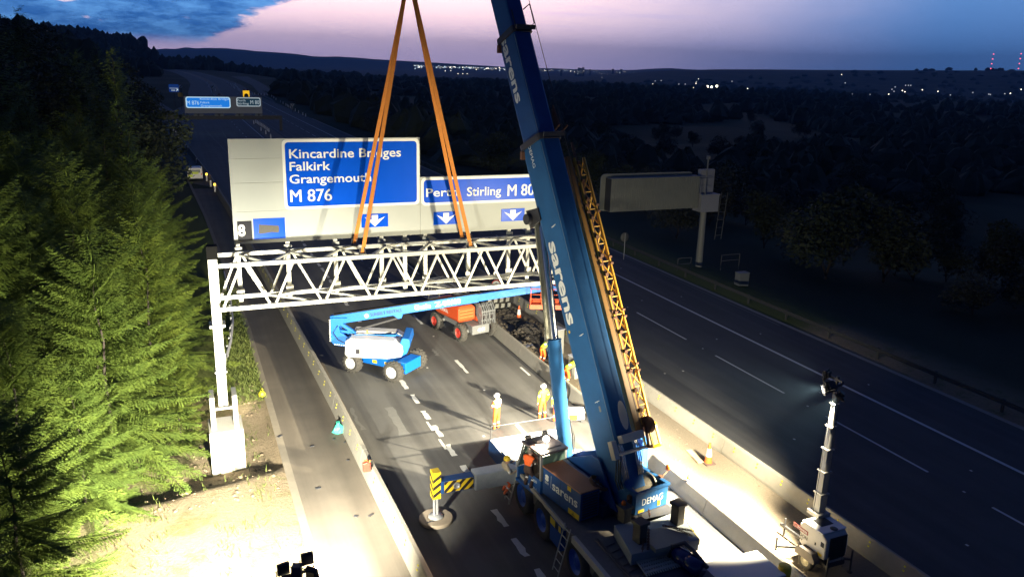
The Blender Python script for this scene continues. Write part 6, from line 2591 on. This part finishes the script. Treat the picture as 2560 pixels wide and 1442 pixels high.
NEARL = 'tall spruce with drooping boughs in the stand beside the gantry post'
near = [(-3.4, 33.2, 10.6, 0), (-1.9, 38.4, 9.8, 1), (-7.6, 36.8, 12.0, 2), (-5.0, 43.0, 11.4, 0), (-2.4, 46.5, 9.8, 2), (-11.0, 32.0, 11.5, 1), (-10.2, 43.5, 12.5, 0),
        (-5.6, 28.2, 8.8, 1), (-4.9, 22.6, 7.6, 2), (-9.0, 26.6, 10.5, 0), (-.9, 35.6, 4.8, 1), (-14.0, 39.0, 12.6, 2), (-6.6, 50.0, 11.5, 1), (-2.8, 53.5, 10.6, 0), (-12.5, 50.5, 12.5, 1),
        (-4.2, 30.4, 6.4, 2), (-6.4, 39.8, 10.4, 1), (-3.9, 36.2, 8.4, 2), (-8.2, 30.4, 9.6, 0), (-3.2, 42.0, 8.6, 1), (-7.4, 46.0, 11.6, 2), (-1.6, 43.0, 6.5, 0),
        (-2.0, 60.0, 9.6, 2), (-7.2, 20.0, 8.2, 0), (-6.4, 58.0, 12.0, 0), (-11, 58.0, 12.5, 2), (-16.5, 46.0, 13, 0)]
LBL = {0: 'tall spruce with bright boughs closest behind the gantry foundation', 1: 'spruce whose boughs reach the white gantry post half way up', 7: 'short lit spruce in front of the stand near the bright verge', 8: 'dark low spruce boughs at the lower left over the bright verge', 10: 'small spruce with boughs crossing in front of the gantry post', 15: 'low spruce boughs nearest the shadow line of the bright verge', 23: 'black spruce in the lower left corner of the photo'}
protos = {}
for i, (x, y, H, k) in enumerate(near):
    lb_ = LBL.get(i, NEARL)
    if k not in protos:
        protos[k] = tree('spruce_tree', lb_, 'spruces beside the gantry post', spruce_mesh(20 + k, 11.0, (4.2, 3.7, 4.5)[k]), trunk_mesh(9.6, .12, 0, k), SPRUCE, (x, y, height(x, y) - .1), .7 * i, H / 11.0)
    else:
        dup(protos[k], (x, y, height(x, y) - .1), .9 * i + .3, (H / 11.0 * (1.05 if H < 8 else 1), H / 11.0 * (1.05 if H < 8 else 1), H / 11.0), lb_, 'spruces beside the gantry post')

# darker trees on the hillside and beyond


def leafy_mesh(seed, H, Rm, n, leaf):
    r = random.Random(seed)
    mb = MB()
    vs, fs = mb.v, mb.f
    blobs = []
    for i in range(14):
        a = r.uniform(0, 6.28)
        q_ = r.uniform(0, .75) * Rm
        blobs.append((math.cos(a) * q_, math.sin(a) * q_, H * r.uniform(.35, .88), Rm * r.uniform(.28, .5)))
    for i in range(n):
        bx, by, bz, br_ = blobs[i % 14]
        u, v, t_ = r.gauss(0, 1), r.gauss(0, 1), r.gauss(0, 1)
        l = math.sqrt(u * u + v * v + t_ * t_) + 1e-6
        k = br_ * r.uniform(.75, 1.15)
        c = V((bx + u / l * k, by + v / l * k, bz + t_ / l * k * .85))
        a = V((r.gauss(0, 1), r.gauss(0, 1), r.gauss(0, .6))).normalized()
        b_ = a.cross(V((r.gauss(0, 1), r.gauss(0, 1), r.gauss(0, 1)))).normalized()
        s_ = leaf * r.uniform(.6, 1.5)
        o = len(vs)
        vs += [tuple(c - a * s_), tuple(c + b_ * s_ * .5), tuple(c + a * s_), tuple(c - b_ * s_ * .5)]
        fs.append((o, o + 1, o + 2, o + 3))
    mb.mi = [0] * n
    mb.sm = [False] * n
    return mb


HL = 'dark tree on the wooded hillside left of the motorway'
hill_protos = [tree('spruce_tree', HL, 'trees on the left hillside', spruce_mesh(41, 12, 2.8, False), trunk_mesh(11.5, .16), SPRUCE, (-14, 62, height(-14, 62))),
               tree('leafy_tree', HL, 'trees on the left hillside', leafy_mesh(5, 10, 4.0, 5200, .17), trunk_mesh(8, .2, 6, 5), DARKLEAF, (-12, 86, height(-12, 86))),
               tree('leafy_tree', HL, 'trees on the left hillside', leafy_mesh(6, 11, 4.6, 5200, .18), trunk_mesh(9, .22, 6, 6), DARKLEAF, (-20, 70, height(-20, 70)))]
rt_ = random.Random(23)
cnt = 0
tries = 0
while cnt < 150 and tries < 4000:
    tries += 1
    y = 48 * math.exp(rt_.random() * 2.0)
    az_ = R(rt_.uniform(-14.5, 1.2))
    x = y * math.tan(az_)
    L_ = lerp_table(LEFT, y)
    lim = -5.5 if y < 225 else -5.5 - 34 * sstep(y, 225, 330)
    if x > L_ + lim or (x > -16 and y < 60):
        continue
    k = 0 if y < 75 else rt_.choice((0, 0, 1, 2))
    s_ = rt_.uniform(.75, 1.25)
    dup(hill_protos[k], (x, y, height(x, y) - .2), rt_.uniform(0, 6.28), (s_, s_, s_ * rt_.uniform(.9, 1.2)), HL, 'trees on the left hillside')
    cnt += 1
SL = 'dim shrub on the dark slope to the right of the motorway'
sh = [tree('shrub', SL, 'shrubs on the right slope', leafy_mesh(8, 5.0, 3.0, 3200, .14), trunk_mesh(3.6, .10, 6, 8), PALELEAF, (48, 70, height(48, 70))),
      tree('shrub', SL, 'shrubs on the right slope', leafy_mesh(9, 6.0, 3.4, 3200, .15), trunk_mesh(4.4, .12, 6, 9), DARKLEAF, (52, 90, height(52, 90))),
      tree('shrub', SL, 'shrubs on the right slope', leafy_mesh(10, 4.2, 2.8, 3000, .13), trunk_mesh(3.0, .09, 6, 10), PALELEAF, (60, 60, height(60, 60)))]
for o in sh:
    o['category'] = 'shrub'
cnt = 0
while cnt < 105:
    y = 42 * math.exp(rt_.random() * 2.3)
    x = 41 + rt_.random() * (10 + .75 * y)
    if abs(x - 41) < 6 and abs(y - 56) < 9 or (y > 300 and x < 80):
        continue
    if y < 70 and x < 45 + (70 - y) * .4:
        continue
    s_ = rt_.uniform(.7, 1.5)
    dup(sh[rt_.choice((0, 1, 1, 2))], (x, y, height(x, y) - .2), rt_.uniform(0, 6.28), s_, SL, 'shrubs on the right slope')
    cnt += 1
# woods too far off to count
m_ = MB()
rw = random.Random(31)


def far_crown(x, y, h, r):
    z = height(x, y) - 1
    n = 7
    rings = []
    for q_, k in ((0, .75), (.3, 1), (.62, .8), (.88, .45), (1.0, .12)):
        rings.append([V((x + math.cos(i * 6.283 / n) * r * k * rw.uniform(.65, 1.3), y + math.sin(i * 6.283 / n) * r * k * rw.uniform(.65, 1.3), z + h * (q_ + rw.uniform(-.07, .07)))) for i in range(n)])
    m_.loft(rings, caps=False)


for i in range(2600):
    y = 240 * math.exp(rw.random() * 2.2)
    az_ = R(rw.uniform(-16, 4 if y < 1150 else 12))
    x = y * math.tan(az_)
    if y < 1200 and x > -8 - (40 * sstep(y, 225, 330)) + off(y):
        continue
    far_crown(x, y, rw.uniform(8, 16), rw.uniform(3, 6) * (1 + y / 1500))
for i in range(900):
    y = rw.uniform(1230, 1650)
    az_ = rw.uniform(-9, 14)
    x = y * math.tan(R(az_))
    k = 1 - .55 * sstep(az_, 2, 7)
    far_crown(x, y, rw.uniform(11, 21) * k, rw.uniform(5, 9))
for i in range(420):
    y = rw.uniform(760, 1150)
    az_ = rw.uniform(-9, 1.0)
    x = y * math.tan(R(az_))
    if abs(x - off(y) - 18) < 34:
        continue
    far_crown(x, y, rw.uniform(9, 17), rw.uniform(4, 8))
for i in range(4200):
    y = 130 * math.exp(rw.random() * 3.0)
    x = y * math.tan(R(rw.uniform(3, 64)))
    lim = 44 if y < 330 else 44 + 48 * sstep(y, 330, 820)
    if x < lim or mnoise.noise((x * .006, y * .006, 3)) < -.12 and y < 900:
        continue
    k = 1 + y / 900
    far_crown(x, y, rw.uniform(3, 8) * min(k, 1.7), rw.uniform(2, 4.5) * k)
solo('woodland', m_, mat('distant foliage', (.022, .030, .018), .9, var=.35, scale=.08), (0, 0, 0), 'dark distant woods and scrub on both sides of the valley', 'woodland', kind='stuff', recalc=False)
# grass tufts on the lit verge
m_ = MB()
rg = random.Random(17)
for i in range(9000):
    if i % 3:
        x, y = rg.uniform(1.2, 3.1), rg.uniform(38.5, 60)
    else:
        x, y = rg.uniform(-4, 3.0), rg.uniform(18, 40)
        if mnoise.noise((x * .8, y * .8, 6)) < .12:
            continue
    z = height(x, y)
    a = rg.uniform(0, 6.28)
    L_ = rg.uniform(.08, .26)
    o = len(m_.v)
    cx_, cy_ = math.cos(a) * .02, math.sin(a) * .02
    lx, ly = rg.gauss(0, .5) * L_, rg.gauss(0, .5) * L_
    m_.v += [(x - cx_, y - cy_, z), (x + cx_, y + cy_, z), (x + lx, y + ly, z + L_)]
    m_.f.append((o, o + 1, o + 2))
    m_.mi.append(0)
    m_.sm.append(False)
solo('grass', m_, leafmat('grass blades', (.07, .10, .02), (.14, .16, .04), (.10, .13, .03)), (0, 0, 0), 'rough grass on the verge beside the hard shoulder', 'grass', kind='stuff', recalc=False)

# ------------------------------------------------------------------ lights in the distance


def onsight(px, py, dist):
    r = ray(px, py)
    return CAM + r * (dist / math.hypot(r.x, r.y))


LP = 'far street lamp shining as a tiny white point in the dark valley'


def lamp_proto(m, size, h):
    o = thing('street_lamp', LP, 'street lamp', (0, 0, 0), 'far street lamps in the valley')
    mb = MB()
    mb.tube((0, 0, -h), (0, 0, 0), .12, n=5)
    part('post', mb, STEELD, o)
    mb = MB()
    mb.sphere((0, 0, 0), size, 8)
    part('lamp', mb, m, o)
    kids(o)
    return o


DL = 1700.0
PW, PD = lamp_proto(FARW, .9, 8), lamp_proto(FARD, 1.1, 8)
first = {0: True, 1: True}
pts = [(1638, 203, 0), (1653, 202, 0), (1740, 209, 1), (1746, 198, 1), (1741, 205, 0), (1697, 211, 0), (1713, 211, 0), (1733, 220, 1), (1830, 204, 0), (1856, 228, 0), (1869, 222, 1), (1912, 228, 1), (2104, 187, 1), (2113, 208, 0),
       (2130, 236, 0), (2175, 237, 0), (2216, 247, 0), (2222, 236, 1), (2230, 224, 0), (2238, 218, 0), (2235, 229, 0), (2256, 227, 1), (2262, 230, 1), (2264, 214, 0), (2271, 214, 0), (2277, 214, 0), (2306, 225, 1), (2345, 229, 1),
       (2376, 238, 0), (2432, 232, 0), (2472, 236, 0), (2476, 237, 0), (2512, 235, 0), (2526, 234, 1), (2553, 224, 1), (1830, 272, 0), (1714, 260, 0), (1505, 194, 0), (1652, 265, 0), (1615, 216, 0), (1632, 211, 1), (1145, 185, 1), (1157, 185, 1), (1168, 185, 1), (1113, 178, 1), (1127, 177, 1)]
for px, py, b_ in pts:
    p = onsight(px, py, DL if py > 200 else 2300)
    src = PW if b_ else PD
    if first[b_]:
        first[b_] = False
        src.location = p
    else:
        dup(src, p)
fl_ = None
for px, py, lbl, s_ in ((1769, 217, 'left of the three bright floodlights close together in the valley', 1.9), (1779, 218, 'middle of the three bright floodlights close together in the valley', 1.8), (1792, 216, 'right of the three bright floodlights close together in the valley', 2.1), (1926, 227, 'single bright floodlight standing alone in the valley', 1.6),
                        (1232, 211, 'leftmost lamp of the lit farmyard between sling and boom', 1.6), (1238, 214, 'second lamp of the lit farmyard between sling and boom', 1.6), (1245, 217, 'brightest lamp of the lit farmyard between sling and boom', 2.0), (1247, 223, 'lower lamp of the lit farmyard next to the boom edge', 1.8), (1258, 224, 'lamp of the lit farmyard right against the boom edge', 1.4)):
    p = onsight(px, py, 1500)
    if fl_ is None:
        o = thing('floodlight', lbl, 'floodlight', (0, 0, 0), 'floodlights in the valley')
        m_ = MB()
        m_.tube((0, 0, -14), (0, 0, 0), .18, n=6)
        part('mast', m_, STEELD, o)
        m_ = MB()
        m_.sphere((0, 0, 0), 1, 8)
        part('lamp', m_, mat('far flood lamp', (.9, .9, .85), .5, emit=(1, .93, .68), es=6), o)
        kids(o)
        fl_ = o
    else:
        o = dup(fl_, p, label=lbl)
    o.location = p
    o.scale = (s_, s_, s_)
# the lights of the town on the horizon, too many to count
m_ = MB()
rl_ = random.Random(77)
for i in range(330):
    u = rl_.random()
    px = 1035 + 560 * u ** 1.1
    if 1295 < px < 1360 and rl_.random() < .7:
        continue
    base = 165.5 + (px - 1035) * .031
    py = base + rl_.gauss(0, 1.3) + (4 if rl_.random() < .12 else 0)
    p = onsight(px, py, rl_.uniform(4200, 5200))
    dens = 1.0 if px < 1290 else .62
    m_.k = 0 if rl_.random() < .35 else 1
    m_.sphere(p, (1.0 + 2.0 * rl_.random() ** 4) * dens * (1.15 if px < 1270 else .9), 6)
solo('town_lights', m_, [FARW, FARB], (0, 0, 0), 'band of white and bluish town lights along the horizon', 'town lights', kind='stuff', recalc=False)
m_ = MB()
for px, h_ in ((1440, 6), (1447, 10), (1452, 9), (1458, 11), (1475, 6), (1403, 5), (1532, 7), (1553, 6)):
    p = onsight(px, 180, 5000)
    m_.box((p.x - 5, p.y - 5, p.z - 60), (p.x + 5, p.y + 5, p.z + h_ * 2.4))
solo('town_chimneys', m_, mat('town silhouette', (.03, .04, .07), .9), (0, 0, 0), 'row of tiny chimneys and towers of the town on the horizon', 'town', kind='stuff')
m0 = None
for px, pxt, py0, py1, lbl in ((2477, 2484, 172, 136, 'slim radio mast with four red lamps, the left one of two'), (2546, 2553, 172, 135, 'slim radio mast with four red lamps, at the right edge')):
    D_ = 3300
    p0, p1 = onsight((px + pxt) / 2, py0 + 6, D_), onsight((px + pxt) / 2, py1, D_)
    o = thing('radio_mast', lbl, 'radio mast', p0, 'radio masts with red lamps')
    m_ = MB()
    lean = (onsight(pxt, py1, D_) - onsight(px, py0, D_))
    a, b_ = onsight(px, py0, D_) - V((0, 0, 40)), onsight(pxt, py1, D_)
    for d in (V((.5, 0, 0)), V((-.5, 0, 0)), V((0, .6, 0))):
        m_.tube(a + d * 2, b_ + d * .6, .12, n=5)
    part('lattice', m_, STEELD, o)
    for i in range(4):
        f = i / 3
        m_ = MB()
        m_.sphere(onsight(px + (pxt - px) * f, py0 + (py1 - py0) * f, D_), 1.9, 8)
        part('red_lamp', m_, FARR, o)

# ------------------------------------------------------------------ evening haze
hb_ = MB()
hb_.box((-2900, -600, -200), (9900, 10200, 300))
hz = solo('haze', hb_, [], (0, 0, 0), kind='stuff')
hm_ = bpy.data.materials.new('haze')
hm_.use_nodes = True
hm_.node_tree.nodes.clear()
vo = hm_.node_tree.nodes.new('ShaderNodeVolumePrincipled')
vo.inputs['Color'].default_value = (.36, .64, 1, 1)
vo.inputs['Density'].default_value = HAZE
vo.inputs['Anisotropy'].default_value = 0
ou = hm_.node_tree.nodes.new('ShaderNodeOutputMaterial')
hm_.node_tree.links.new(vo.outputs[0], ou.inputs['Volume'])
hz.data.materials.append(hm_)
